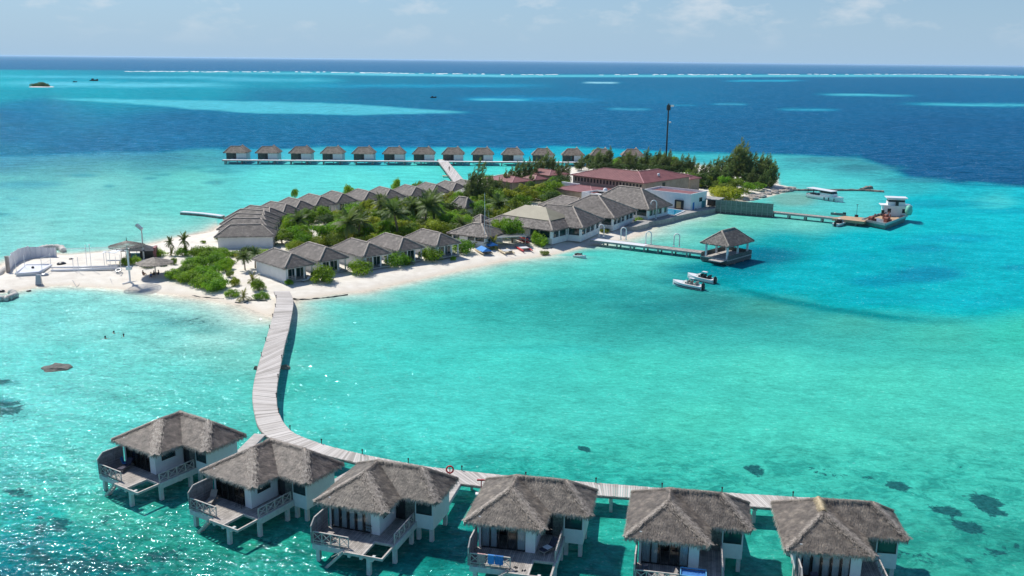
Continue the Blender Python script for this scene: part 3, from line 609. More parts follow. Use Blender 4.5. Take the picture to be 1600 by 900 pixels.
    for yy in (-3.0,-2.42): st.bar(a+Vector((0,yy+2.9,-.05)),e+Vector((0,yy+2.9,-.05)),.07,.2)
    for i in range(8): q=a+(e-a)*(i+.6)/8; st.box(q.x-.13,q.x+.13,-2.98,-2.44,q.z-.03,q.z+.02)
    st.bar(a+Vector((0,-.1,.05)),a+(e-a)*.55+Vector((0,-.1,.5)),.06)
    st.build('stair',M_rail,t)
    return t
def glazing(t,style):
    """sliding doors across x -5.45..-1.62; style 'shut' curtains drawn, 'open' dark middle"""
    x0,x1=-5.45,-1.62; y=.60; z0,z1=ZD+.02,4.06
    fr=MB(); n=5; wd=(x1-x0)/n
    for i in range(n+1): fr.box(x0+i*wd-.055,x0+i*wd+.055,y-.03,y+.05,z0,z1)
    fr.box(x0,x1,y-.025,y+.045,z0,z0+.07); fr.box(x0,x1,y-.025,y+.045,z1-.07,z1)
    f=fr.build('sliding_door',M_dark,t)
    g=MB()
    for i in range(n):
        if style=='open' and i in (2,): continue
        g.box(x0+i*wd+.055,x0+(i+1)*wd-.055,y+.0,y+.012,z0+.07,z1-.07)
    g.build('pane',M_glass,f)
    c=MB()
    for i in range(n):
        if style=='open' and i in (2,3): continue
        if style=='dark' and i in (1,2,3): continue
        a=x0+i*wd+.07; b_=x0+(i+1)*wd-.07
        if style=='open' and i==1: b_-=.15
        if style!='open' : a+=.12; 
        # pleated sheet
        m=10; vs=[]
        for k in range(m+1):
            xx=a+(b_-a)*k/m; yy=y+.12+(.03 if k%2 else -.03); vs+= [(xx,yy,z0+.05),(xx,yy,z1)]
        c.add(vs,[(2*k,2*k+2,2*k+3,2*k+1) for k in range(m)])
    c.raw('curtain',M_curtain,t)
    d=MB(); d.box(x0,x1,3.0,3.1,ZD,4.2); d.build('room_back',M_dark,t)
MG_dark=mat('dark_glass',(.01,.035,.04),(.015,.06,.065),1,.06,spec=.7)
M_screen=mat('slatted_screen',(.20,.17,.18),(.36,.32,.33),2.,.7,wavex=(2,.13))
VP=[(-34.66,83.87,-32.7),(-23.24,76.95,-31.0),(-10.68,72.43,-17.8),(2.83,69.76,-11.6),(16.12,67.52,-11.0),(28.81,66.05,-7.7)]
VL=['thatched water villa farthest left, two lit hip lines, at the bend of the boardwalk',
 'thatched water villa second from the left, beige lounger on its shaded deck',
 'thatched water villa third from the left, purplish privacy screen and all five curtains drawn',
 'thatched water villa fourth from the left, blue towel over its deck railing',
 'thatched water villa second from the right, open doors and a blue framed daybed on deck',
 'thatched water villa farthest right, fresh golden straw patch on its roof ridge']
ST=['dark','shut','shut','open','open','shut']
base=near_villa(); VILLA=[]
for i in range(6):
    o=base if i==0 else copy_tree(base)
    VILLA.append(o)
for i,o in enumerate(VILLA):
    o.location=(VP[i][0],VP[i][1],0); o.rotation_euler=(0,0,rad(VP[i][2])); tag(o,VL[i],'villa','thatched water villas in the foreground row')
    glazing(o,ST[i])
rb=MB(); rb.tube([(-3.45,3.55,ZR+.0),(-3.45,4.5,ZR+.02),(-3.45,5.9,ZR+.0)],[.20,.25,.22],8); ro=[c for c in VILLA[5].children if c.name.startswith('roof')][0]
nr=random.Random(4); vs=[];fs=[]
for k in range(700):
    c=Vector((-3.45+nr.uniform(-.1,.1),nr.uniform(3.45,5.95),ZR+.2)); sg=nr.choice((-1,1)); d=Vector((sg,nr.uniform(-.4,.4),nr.uniform(-.9,-.5))).normalized(); i=len(vs); vs+= [c-Vector((0,.03,0)),c+Vector((0,.03,0)),c+d*nr.uniform(.3,.62)]; fs.append((i,i+1,i+2))
rb.add(vs,fs)
o=rb.build('ridge_cap',M_newridge,ro); o['label']='fresh golden straw over the ridge'
def vl(i,x,y,z=0):
    a=rad(VP[i][2]); return Vector((VP[i][0]+math.cos(a)*x-math.sin(a)*y,VP[i][1]+math.sin(a)*x+math.cos(a)*y,z))
# ---- deck furniture (things of their own)
def lounger(i,x,y,rz,label,m1,m2):
    t=thing('sun_lounger',label,'sun lounger',vl(i,x,y,ZD),rad(VP[i][2])+rz,'sun loungers on the villa decks')
    f=MB(); f.box(-.32,.32,-.95,.3,.26,.33)
    for a in (-.28,.28):
        for b_ in (-.88,.22,.85): f.box(a-.03,a+.03,b_-.03,b_+.03,0,.28)
    f.box(-.32,.32,.3,.92,.24,.28); f.build('frame',M_wood,t)
    c=MB(); c.box(-.3,.3,-.93,.28,.33,.42); c.add([(-.3,.28,.42),(.3,.28,.42),(.3,.80,.92),(-.3,.80,.92),(-.3,.30,.33),(.3,.30,.33),(.3,.86,.86),(-.3,.86,.86)],[(0,1,2,3),(4,7,6,5),(0,3,7,4),(1,5,6,2),(3,2,6,7),(0,4,5,1)])
    c.build('cushion',m1,t)
    if m2: d=MB(); d.box(-.31,.31,-.5,.1,.422,.45); tag(d.build('towel',m2,t))
    return t
M_beigec=mat('beige_cushion',(.36,.31,.26),(.46,.41,.35),3,.9)
lounger(1,-4.9,-.5,.5,'beige cushioned lounger by the screen of the second water villa from left',M_beigec,None)
lounger(0,-4.4,-.3,.3,'dark lounger on the shaded deck of the farthest left water villa',M_cloth,None)
lounger(3,.3,1.2,-.6,'dark blue lounger beside the right railing of the blue towel villa',M_cloth,M_white)
lounger(5,-4.4,-1.0,.2,'dark lounger on the deck of the farthest right water villa',M_cloth,None)
M_straw2=M_straw
def chair(i,x,y,rz,label,m):
    t=thing('deck_chair',label,'chair',vl(i,x,y,ZD),rad(VP[i][2])+rz,'chairs on the villa decks')
    s=MB(); s.box(-.27,.27,-.27,.25,.4,.46); s.build('seat',m,t)
    b_=MB(); b_.add([(-.27,.22,.44),(.27,.22,.44),(.27,.42,1.0),(-.27,.42,1.0),(-.27,.27,.44),(.27,.27,.44),(.27,.47,1.0),(-.27,.47,1.0)],[(0,1,2,3),(4,7,6,5),(0,3,7,4),(1,5,6,2),(3,2,6,7),(0,4,5,1)]); b_.build('backrest',m,t)
    for a in (-.24,.24):
        for c in (-.24,.22): l_=MB(); l_.box(a-.02,a+.02,c-.02,c+.02,0,.4); l_.build('leg',M_dark,t)
    return t
chair(0,-4.9,.1,2.2,'blue chair against the screen on the farthest left villa deck',M_blue)
chair(4,-4.9,-1.9,.3,'dark chair in the left corner of the daybed villa deck',M_cloth)
chair(4,-2.9,-1.8,-1.2,'brown chair by the railing gap of the daybed villa',M_wood)
def side_table(i,x,y,label):
    t=thing('side_table',label,'table',vl(i,x,y,ZD),rad(VP[i][2]),'small tables on the villa decks')
    s=MB(); s.box(-.4,.4,-.3,.3,.55,.6); s.build('tabletop',M_wood,t)
    for a in (-.35,.35):
        for c in (-.25,.25): l_=MB(); l_.box(a-.02,a+.02,c-.02,c+.02,0,.55); l_.build('leg',M_dark,t)
side_table(4,-3.9,-1.9,'small wooden table between two chairs on the daybed villa deck')
side_table(2,-4.6,-1.5,'low wooden table behind the railing of the purplish screen villa')
def rack(i,x,y,label):
    t=thing('drying_rack',label,'rack',vl(i,x,y,ZD),rad(VP[i][2]),'thin metal drying racks')
    f=MB()
    for a in (-.35,.35): f.bar((a,-.15,0),(a,.05,1.1),.03); f.bar((a,.2,0),(a,-.02,1.1),.03)
    for z in (.75,1.1): f.bar((-.4,-.05+.0,z),(.4,-.05,z),.03); 
    f.bar((-.4,.15,.9),(.4,.15,.9),.03); f.build('frame',M_dark,t)
rack(1,-1.95,.15,'dark thin rack before the corner pillar of the lounger villa')
rack(2,-1.75,.1,'dark thin rack before the corner pillar of the purplish screen villa')
t=thing('daybed','blue framed daybed on the open deck of the second villa from the right','daybed',vl(4,-1.2,-1.2,ZD),rad(VP[4][2]))
f=MB(); 
for a in (-1,1):
    for c in (-.6,.6): f.box(a-.04,a+.04,c-.04,c+.04,0,.7)
for s_ in (-.6,.6): f.box(-1,1,s_-.04,s_+.04,.62,.70)
for s_ in (-1,1): f.box(s_-.04,s_+.04,-.56,.56,.62,.70)
f.build('frame',mat('pale_blue_paint',(.10,.35,.6),(.16,.45,.7),2,.5),t); c=MB(); c.box(-.94,.94,-.54,.54,.4,.55); c.build('mattress',M_blue,t)
# blue towel and shoes of villa four
def drape(i,x0,x1,label,m,name='beach_towel'):
    mb=MB(); n=8; vs=[]
    for k in range(n+1):
        xx=x0+(x1-x0)*k/n; w1=.02*math.sin(k*2.1)
        for y,z in ((-2.13,.55),(-2.16,1.0),(-2.30,1.0),(-2.33+w1,.22)): vs.append(vl(i,xx,y+w1,ZD+z))
    fs=[(k*4+j,(k+1)*4+j,(k+1)*4+j+1,k*4+j+1) for k in range(n) for j in range(3)]
    o=mb.add(vs,fs).raw(name,m); tag(o,label,'towel'); return o
M_blueb=mat('bright_blue_cloth',(.06,.25,.62),(.09,.32,.72),3,.8)
drape(3,-4.2,-3.65,'bright blue towel half of the pair hung over the villa railing',M_blueb)
drape(3,-3.62,-2.9,'darker blue towel beside the bright blue towel on the railing',M_blue)
drape(3,-5.1,-4.4,'pinkish patterned towel left of the blue towels on the railing',mat('pink_cloth',(.40,.22,.22),(.62,.42,.40),9,.8))
for k,(x,y,a) in enumerate([(-2.0,-2.0,.3),(-1.85,-2.1,.5),(-1.3,-2.4,1.2),(-1.1,-2.35,.9),(-1.75,-2.6,.1)]):
    s=MB(); p=vl(3,x,y,ZD+.005); M=Matrix.Translation(p)@Matrix.Rotation(a,4,'Z')
    s.tube([M@Vector((-.13,0,.03)),M@Vector((-.05,0,.035)),M@Vector((.04,0,.045)),M@Vector((.13,0,.03))],[.03,.045,.055,.03],7)
    o=s.build('shoe',M_black,None); tag(o,'dark shoe on the sunlit steps of the blue towel villa','shoe','dark shoes on the sunlit deck step')

# ------------------------------------------------------------------ boardwalk
def ribbon(left,right,z=ZD,th=.16,step=None):
    return left,right
bwL=[(428,455),(431.7,471.7),(420,516.7),(411,547),(403,573),(396.7,600),(395,623),(398,645),(405,668),(423,685),(463,698),(500,708.5),(537,718),(600,733),(660,745.5),(716,755),(800,764),(880,770),(960,775.5),(1070,784),(1174,791),(1240,795.5),(1330,802)]
bwR=[(452,455),(458,472),(452,510),(446,533),(441.7,553),(433,600),(432,627),(434.5,642),(443,660),(459,676),(487,688),(517,697.5),(546.7,705),(590,714.5),(640,724),(677,730),(775,741),(854,748),(960,756.5),(1065,765),(1150,770.5),(1230,775.5),(1335,781)]
def cr(P,n):
    """Catmull-Rom through world points"""
    out=[]; m=len(P)
    for i in range(m-1):
        p0=P[max(i-1,0)];p1=P[i];p2=P[i+1];p3=P[min(i+2,m-1)]
        for k in range(n):
            t=k/n; out.append(.5*((2*p1)+(p2-p0)*t+(2*p0-5*p1+4*p2-p3)*t*t+(3*p1-p0-3*p2+p3)*t**3))
    out.append(P[-1].copy()); return out
zL=[ZD if k>1 else (1.35 if k==0 else 1.6) for k in range(len(bwL))]
WL=cr([at(p[0],p[1],z) for p,z in zip(bwL,zL)],8); WR=cr([at(p[0],p[1],z) for p,z in zip(bwR,zL)],8)
bw=thing('boardwalk','long curving pale timber boardwalk from the beach to the foreground villas','boardwalk')
# planks: cut the ribbon every 0.22 m
def arc(P):
    s=[0]
    for a,b_ in zip(P,P[1:]): s.append(s[-1]+(b_-a).length)
    return s
def along(P,S,t):
    t=t*S[-1]
    j=int(np.searchsorted(S,t)); j=min(max(j,1),len(P)-1); u=(t-S[j-1])/(S[j]-S[j-1]+1e-9); return P[j-1]+(P[j]-P[j-1])*u
MID=[(a+b_)/2 for a,b_ in zip(WL,WR)]; SM=arc(MID)
def at_mid(d):
    j=int(np.searchsorted(SM,d)); j=min(max(j,1),len(MID)-1); u=(d-SM[j-1])/(SM[j]-SM[j-1]+1e-9)
    return WL[j-1]+(WL[j]-WL[j-1])*u, WR[j-1]+(WR[j]-WR[j-1])*u
pl=MB(); r=random.Random(5); d=0.; 
pcols=[]
while d<SM[-1]-.25:
    a,b_=at_mid(d+.015); c,e=at_mid(d+.22); dz=Vector((0,0,r.uniform(-.012,.012))); ex=(b_-a).normalized()*r.uniform(-.03,.05)
    n=len(pl.f); pl.slab([a-ex+dz,b_+ex+dz,e+ex+dz,c-ex+dz],.05); pcols+= [r.random()]*(len(pl.f)-n); d+=.235
M_plank=bpy.data.materials.new('sunbleached_plank'); M_plank.use_nodes=True
t_=M_plank.node_tree; N_=t_.nodes; A_=N_.new('ShaderNodeAttribute'); A_.attribute_name='plank'; rp=N_.new('ShaderNodeValToRGB'); e_=rp.color_ramp.elements
e_[0].color=(.36,.33,.295,1); e_[1].color=(.66,.62,.58,1); q=e_.new(.5); q.color=(.55,.51,.47,1); q=e_.new(.15); q.color=(.45,.41,.375,1)
n_=N_.new('ShaderNodeTexNoise'); n_.inputs['Scale'].default_value=.35; n_.inputs['Detail'].default_value=6; ad=N_.new('ShaderNodeMath'); ad.operation='ADD'; sb=N_.new('ShaderNodeMath'); sb.operation='MULTIPLY_ADD'; sb.inputs[1].default_value=.9; sb.inputs[2].default_value=-.45
co_=N_.new('ShaderNodeTexCoord'); t_.links.new(co_.outputs['Object'],n_.inputs[0]); t_.links.new(n_.outputs[0],sb.inputs[0]); t_.links.new(A_.outputs['Fac'],ad.inputs[0]); t_.links.new(sb.outputs[0],ad.inputs[1])
t_.links.new(ad.outputs[0],rp.inputs[0]); t_.links.new(rp.outputs[0],N_['Principled BSDF'].inputs['Base Color']); N_['Principled BSDF'].inputs['Roughness'].default_value=.75
po=pl.raw('planking',M_plank,bw); at_=po.data.attributes.new('plank','FLOAT','FACE'); at_.data.foreach_set('value',pcols)
for P in (WL,WR):
    bm_=MB()
    for a,b_ in zip(P,P[1:]): bm_.bar(a-Vector((0,0,.16)),b_-Vector((0,0,.16)),.12,.20)
    bm_.build('edge_beam',M_wood,bw)
d=9.
while d<SM[-1]:
    a,b_=at_mid(d); ca=MB(); ca.bar(a-Vector((0,0,.36)),b_-Vector((0,0,.36)),.22,.2); ca.build('cross_beam',M_post,bw)
    for q,w_ in ((a,.12),(b_,.88)):
        c=a+(b_-a)*w_; p=MB(); p.box(c.x-.14,c.x+.14,c.y-.14,c.y+.14,-1,ZD-.45); p.build('piling',M_post,bw)
    d+=6.5
# little bollard lights along both edges
bol=None; k=0; d=6.; names=[]
while d<SM[-1]-1:
    a,b_=at_mid(d)
    q=(a if d<42 else b_); s_='seaward left edge' if d<42 else 'lagoon edge'
    if bol is None:
        bol=thing('bollard_light','','bollard light'); m1=MB(); m1.tube([(0,0,-.1),(0,0,.42)],.05,7); m1.build('post',M_dark,bol); m2=MB(); m2.lathe([(0,.42),(.09,.42),(.09,.50),(.05,.56),(0,.57)],8); m2.build('cap',M_dark,bol); o=bol
    else: o=copy_tree(bol)
    o.location=q; tag(o,'low black bollard light on the edge of the boardwalk','bollard light','bollard lights along the boardwalk'); d+=6.2
# ramps from villas to the boardwalk
for i in range(6):
    # direction local +y from the wing back to the boardwalk
    s0=vl(i,2.0,7.7,ZD-.02); dirv=(vl(i,2.0,8.6,0)-vl(i,2.0,7.6,0))
    if i==0: s0=vl(i,2.86,7.0,ZD-.02); tgt=at(412,672,ZD)
    else:
        tgt=min((m for m in MID),key=lambda m:(m-(s0+dirv*2.5)).length)
    t=thing('villa_ramp',VL[i].replace('thatched water villa','timber ramp joining boardwalk and water villa').split(',')[0],'ramp',(0,0,0),0,'timber ramps joining villas to the boardwalk')
    dv=(tgt-s0); dv.z=0; sd_=dv.normalized().cross(Vector((0,0,1)))*.65
    t.location=s0; o3=Vector(s0)
    m_=MB(); e2=tgt-dv.normalized()*1.0; e2.z=ZD-.03; m_.slab([(s0-sd_)-o3,(s0+sd_)-o3,(e2+sd_)-o3,(e2-sd_)-o3],.1); m_.build('deck',M_deck,t)
    for s_ in (-1,1): m_=MB(); m_.bar(s0+sd_*s_-Vector((0,0,.18))-o3,e2+sd_*s_-Vector((0,0,.18))-o3,.1,.22); m_.build('edge_beam',M_post,t)
# lifebuoy stands
def torus(mb,c,R,r_,nrm,n=18,m=7):
    nrm=Vector(nrm).normalized(); a=nrm.orthogonal().normalized(); b_=nrm.cross(a); vs=[]
    for i in range(n):
        t=2*PI*i/n; dr=a*math.cos(t)+b_*math.sin(t)
        for j in range(m):
            s=2*PI*j/m; vs.append(Vector(c)+dr*(R+r_*math.cos(s))+nrm*r_*math.sin(s))
    mb.add(vs,[(i*m+j,((i+1)%n)*m+j,((i+1)%n)*m+(j+1)%m,i*m+(j+1)%m) for i in range(n) for j in range(m)])
p=at(703,742,ZD); t=thing('lifebuoy_stand','red lifebuoy hung on a post at the far edge of the boardwalk','lifebuoy',p)
m_=MB(); m_.bar((0,0,0),(0,0,1.),.08); m_.build('post',M_dark,t); m_=MB(); torus(m_,(0,-.1,.62),.34,.085,(0,-1,.25)); m_.build('ring',M_redp,t,smooth=True)
p=at(752,763,ZD); t=thing('extinguisher_stand','red cross shaped safety stand at the near edge of the boardwalk','safety stand',p)
m_=MB(); m_.bar((0,0,-.6),(0,0,.9),.1); m_.bar((-.42,0,.86),(.42,0,.86),.12,.14); m_.build('post',M_redp,t); m_=MB(); m_.box(-.55,.1,-.5,0,-.55,-.4); m_.build('bracket',M_white,t)
# ------------------------------------------------------------------ far row of villas on their jetty
FY=386.; A0=at(347,250,1.7); A1=at(1010,254.5,1.7); jd=(A1-A0); jd.z=0; jn=jd.length; jd.normalize(); jang=math.atan2(jd.y,jd.x)
t=thing('far_jetty','long straight jetty far behind the island with fourteen villas along it','jetty',(A0.x,A0.y,0),jang)
m=MB(); m.box(0,jn,0,2.4,1.5,1.72); m.build('planking',M_white,t)
m=MB(); m.box(-.05,jn,-.12,-.003,1.25,1.66); m.build('edge_beam',M_wood,t)
k=1.
while k<jn:
    m=MB(); m.box(k-.18,k+.18,.05,.35,-1,1.5); m.box(k-.181,k+.181,2.0,2.3,-1,1.5); m.box(k-.1,k+.1,.35,2.,1.2,1.5); m.build('trestle',M_wood,t); k+=6.6
M_farw=mat('weathered_white_wall',(.62,.66,.66),(.74,.77,.77),1.,.8)
def far_villa():
    t=thing('far_villa','','villa'); r=random.Random(7)
    # front (towards the island) at y=0; porch recess on the left; L shaped roof, rear wing to the right
    x0,x1=-5.2,5.0; ze,zr=4.3,7.1
    Fm=[[(x0,-.6,ze),(x1,-.6,ze),(2.,2.6,zr-.4),(-2.6,2.6,zr-.4)],[(x1,-.6,ze),(x1,9,ze),(2.,5.8,zr),(2.,2.6,zr-.4)],[(x1,9,ze),(-1.2,9,ze),(2.,5.8,zr)],[(-1.2,9,ze),(-1.2,5.8,ze+.0),(2.,2.6,zr-.4),(2.,5.8,zr)],[(-1.2,5.8,ze),(x0,5.8,ze),(-2.6,2.6,zr-.4),(2.,2.6,zr-.4)],[(x0,5.8,ze),(x0,-.6,ze),(-2.6,2.6,zr-.4)]]
    ea=[((x0,-.6,ze),(x1,-.6,ze),(0,-1,0)),((x1,-.6,ze),(x1,9,ze),(1,0,0)),((x0,5.8,ze),(x0,-.6,ze),(-1,0,0))]
    rg=[((-2.6,2.6,zr-.4),(2.,2.6,zr-.4)),((2.,2.6,zr-.4),(2.,5.8,zr)),((x1,-.6,ze),(2.,2.6,zr-.4)),((x0,-.6,ze),(-2.6,2.6,zr-.4))]
    hiproof('roof',t,Fm,ea,rg,r,nb=12,fr=10,bl=.6,bw=.08,fl=.3,fw=.08,m=M_thatchf,ms=M_thatchf,mr_=M_thatchf,ridge_r=.2)
    w_=MB(); w_.box(.3,4.5,0,8.4,1.3,4.4); w_.build('wall',M_farw,t)
    w_=MB(); w_.box(-4.6,-.85,1.9,5.2,1.3,4.4); w_.build('porch_wall',M_stone,t)
    w_=MB(); w_.box(-.95,.3,.15,.5,1.7,4.2); w_.build('door',M_dark,t)
    w_=MB(); w_.box(-1.9,1.,-2.2,.3,1.5,1.78); w_.build('entry_ramp',M_wht,t)
    for x,y in ((-4.4,1.8),(-4.4,5),(4.3,.3),(4.3,8),(.5,8),(.5,.4)):
        w_=MB(); pile(w_,x,y,1.31,.35); w_.build('piling',M_post,t)
    return t
M_thatchf=mat('sunlit_thatch',(.19,.145,.11),(.42,.335,.265),1.,.75,c3=(.30,.24,.19),rnd=.1,detail=10)
fv=far_villa()
CX=[364,414,466.5,516.5,566,614,661,707.5,754.5,802,850,897.5,943,992]
nth=['first','second','third','fourth','fifth','sixth','seventh']
for i,cx in enumerate(CX):
    o=fv if i==0 else copy_tree(fv)
    base_=A0+jd*((cx-347)/(1010-347)*jn)
    # perspective-correct: place by ray at the jetty depth
    q=at(cx,250+(cx-347)/663*4.5,1.7); q=q+Vector((-jd.y,jd.x,0))*4.4
    o.location=(q.x,q.y,0); o.rotation_euler=(0,0,jang); o.scale=(.92,.92,1)
    l=('small thatched villa on the far jetty, '+nth[i]+' from its left end') if i<7 else ('small thatched villa on the far jetty, '+nth[13-i]+' from its right end')
    tag(o,l,'villa','small villas along the far jetty')
# link walkway from the jetty to the island
P=[at(690,249,1.7),at(718,284,1.6)]; e=(P[1]-P[0]); s=e.normalized().cross(Vector((0,0,1)))*1.9
t=thing('link_walkway','pale straight walkway running from the far jetty down to the island','walkway',(0,0,0))
m=MB(); m.slab([P[0]-s,P[0]+s,P[1]+s,P[1]-s],.25); m.build('planking',M_walk,t)
m=MB(); m.bar(P[0]-s*1.04-Vector((0,0,.2)),P[1]-s*1.04-Vector((0,0,.2)),.15,.4); m.build('edge_beam',M_wood,t); m=MB(); m.bar(P[0]+s*1.04-Vector((0,0,.2)),P[1]+s*1.04-Vector((0,0,.2)),.15,.4); m.build('edge_beam',M_wood,t)
for k in range(1,14):
    c=P[0]+e*k/14
    for q in (c-s*.85,c+s*.85): m=MB(); m.box(q.x-.18,q.x+.18,q.y-.18,q.y+.18,-1,1.4); m.build('piling',M_wood,t)
p=at(700,277,0); t=thing('walkway_platform','small low platform at the left side of the link walkway','platform',p,.1); m=MB(); m.box(-2.,2,-.9,.9,.4,.6); m.build('deck',M_orange,t)
for x in (-1.7,1.7): m=MB(); m.box(x-.1,x+.1,-.1,.1,-.8,.4); m.build('leg',M_wood,t)

# ------------------------------------------------------------------ island villas (front corner F at the origin, u = long axis, v = short axis)
FOOT=[]      # footprints kept free of plants
def foot(F,du,u0,u1,v0,v1): FOOT.append((F,du,u0,u1,v0,v1))
def in_foot(p,mg=0.):
    for F,a,u0,u1,v0,v1 in FOOT:
        dx,dy=p[0]-F[0],p[1]-F[1]; c,s=math.cos(a),math.sin(a); x=dx*c+dy*s; y=-dx*s+dy*c
        if u0-mg<x<u1+mg and v0-mg<y<v1+mg: return True
    return False
def box_hip(U,V,ze,zr,ins=None):
    """rect 0..U (x) by 0..V (y) hip faces"""
    i=ins if ins is not None else V/2
    A=(0,0,ze);B=(U,0,ze);C_=(U,V,ze);D_=(0,V,ze);R1=(i,V/2,zr);R2=(U-i,V/2,zr)
    return [[A,B,R2,R1],[B,C_,R2],[C_,D_,R1,R2],[D_,A,R1]],[(A,B,(0,-1,0)),(B,C_,(1,0,0)),(C_,D_,(0,1,0)),(D_,A,(-1,0,0))],[(R1,R2),(A,R1),(B,R2),(C_,R2),(D_,R1)]
def beach_villa(U=12.2,V=6.8,big=False):
    """origin = nearest roof corner at ground; x runs along the long wall, y along the veranda side (x=0 face is the veranda)"""
    t=thing('beach_villa','','villa'); r=random.Random(11)
    ze,zr=2.75,4.85
    F,E,R=box_hip(U,V,ze,zr,2.9)
    hiproof('roof',t,F,E,R,r,nb=16,fr=10,bl=.5,bw=.06,fl=.25,fw=.06,m=M_thatch2,ms=M_thatch2,ridge_r=.2,th=.18,mr_=M_ridge)
    tr=MB(); 
    for p,q,o_ in E:
        p=Vector(p)+Vector(o_)*.02-Vector((0,0,.2));q=Vector(q)+Vector(o_)*.02-Vector((0,0,.2)); tr.bar(p,q,.06,.12)
    tr.build('fascia',M_cream,t)
    w_=MB(); w_.box(2.6,U-.6,.6,V-.6,-.3,ze+.15); w_.box(.5,2.6,.6,.78,-.3,ze+.1); w_.build('wall',M_white,t)
    g=MB(); g.box(2.57,2.6,2.2,V-1.,.1,2.4); f=g.build('glass_door',MG_dark,t)
    fr=MB(); n=4; w0=(V-1.-2.2)/n
    for k in range(n+1): fr.box(2.53,2.572,2.2+k*w0-.05,2.2+k*w0+.05,.1,2.4)
    fr.box(2.53,2.572,2.2,V-1.,2.35,2.45); fr.build('frame',M_wht,f)
    d=MB(); d.box(.1,2.6,.78,V-.3,-.1,.18); d.build('veranda',M_grey,t)
    for y in (.95,2.6,4.5,V-.55): p=MB(); p.box(.45,.65,y-.1,y+.1,.1,ze); p.build('post',M_wht,t)
    rl=MB(); xrail(rl,(.35,1.0,.18),(.35,2.6,.18),h=.8,n=2); rl.build('railing',M_rail,t)
    return t
bv=beach_villa()
BVP=[(444,420),(498.5,409),(567.5,402),(622.6,392.5),(682,385)]
BL=['beach villa nearest the boardwalk with a long bare white side wall','second beach villa from the boardwalk, between two round green bushes','middle beach villa of the five along the lagoon sand','fourth beach villa from the boardwalk, yellow fronds by its veranda','fifth beach villa, farthest from the boardwalk beside the water sports hut']
def put_bv(px,py,du,z=3.85,U=12.2,V=6.8,zg=1.1):
    p=at(px,py,z); o=copy_tree(bv); o.location=(p.x,p.y,zg); 
    # local +x along du, local +y must lie to the right of it, mirrored villa
    o.rotation_euler=(0,0,du); o.scale=(1,-1,1); FOOT.append(((p.x,p.y),du,-.3,U,-V,.3)); return o
for i,(px,py) in enumerate(BVP):
    o=put_bv(px,py,rad(133 if i else 134)); tag(o,BL[i],'villa','beach villas facing the lagoon')
LV=[(429,367,188),(421.5,357.5,180),(420,351,172),(417,345,163),(421,340,152),(441,334,140),(460,327.5,131),(492.5,321,131),(526,316,128),(568,312.5,128),(601,308.5,126),(642,305,126),(674,301,125),(706,298,126)]
LB=['large front villa of the left cluster with a pale shaded end wall','stacked cluster villa right behind the front villa, grass tuft on its roof','third roof of the stacked cluster above the front villa','fourth roof of the stacked cluster with a short ridge bump','fifth roof of the left cluster with a bright curved hip','sixth roof of the left cluster with a bright curved hip above trees','seventh villa of the lagoon row, just before the lone tree behind it','villa just right of the lone tree behind the lagoon row','ninth villa of the lagoon row with a pale end wall and post','villa right of the green tree growing between lagoon row roofs','eleventh villa of the lagoon row, its roof rising highest midway','twelfth villa of the lagoon row between two rooftop trees','thirteenth villa of the lagoon row, behind palms','last villa of the lagoon row by the foot of the link walkway']
for i,(px,py,a) in enumerate(LV):
    o=put_bv(px,py,rad(a),z=4.1); tag(o,LB[i],'villa','villas of the row backing onto the left lagoon')
    if i==0:
        o.scale=(1.06,-1.0,1.0)
bpy.data.objects.remove  # keep prototype: reuse as one more villa of the row
p=at(732,296,4.1); bv.location=(p.x,p.y,1.1); bv.rotation_euler=(0,0,rad(126)); bv.scale=(1,-1,1); tag(bv,'villa half hidden behind the dark casuarina near the link walkway','villa','villas of the row backing onto the left lagoon'); FOOT.append(((p.x,p.y),rad(126),-.3,12.2,-6.8,.3))
# ------------------------------------------------------------------ restaurant and bar: big hipped thatch halls
def hall(px,py,z,du,U,V,ze,zr,label,ins=None,walls='open',nb=10,membrane=False,name='thatched_hall',cat='hall',zg=1.1):
    p=at(px,py,z); t=thing(name,label,cat,(p.x,p.y,zg),du); r=random.Random(int(px))
    ze-=zg; zr-=zg
    F,E,R=box_hip(U,V,ze,zr,ins)
    # mirrored so that y runs to the right of du
    mir=lambda q:(q[0],-q[1],q[2])
    F=[[mir(q) for q in f][::-1] for f in F]; E=[(mir(a),mir(b),(c[0],-c[1],0)) for a,b,c in E]; R=[(mir(a),mir(b)) for a,b in R]
    hiproof('roof',t,F,E,R,r,nb=nb,fr=9,bl=.6,bw=.07,fl=.3,fw=.07,m=M_thatch2,ms=M_thatch2,ridge_r=.25,th=.25)
    w_=MB(); w_.box(.9,U-.9,-V+.9,-.9,-.3,1.15 if walls=='open' else ze); w_.build('wall',M_white,t)
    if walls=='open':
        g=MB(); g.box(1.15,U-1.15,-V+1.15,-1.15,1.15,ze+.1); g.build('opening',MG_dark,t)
        n=max(2,int(V/3)); 
        for k in range(n+1):
            y=-.95-(V-1.9)*k/n; wd=.14 if k%3 else .62; q=MB(); q.box(.88,1.12,y-wd,y+wd,1.1,ze); q.build('post',M_wht,t)
        n=max(2,int(U/3.5))
        for k in range(1,n+1):
            x=.95+(U-1.9)*k/n; wd=.14 if k%2 else 1.1; q=MB(); q.box(x-wd,x+wd,-1.12,-.88,1.1,ze); q.build('post',M_wht,t)
    FOOT.append(((p.x,p.y),du,0,U,-V,0))
    return t,F,ze,zr
hall(911.5,357,4.2,rad(155),18,14.7,4.2,8.0,'thatched restaurant wing with white posts at the start of the arched pier',ins=5.6)
t,F,ze,zr=hall(864,361,4.2,rad(143),20,14,4.2,7.8,'restaurant hall topped by a beige membrane, behind the red kayaks',ins=7)
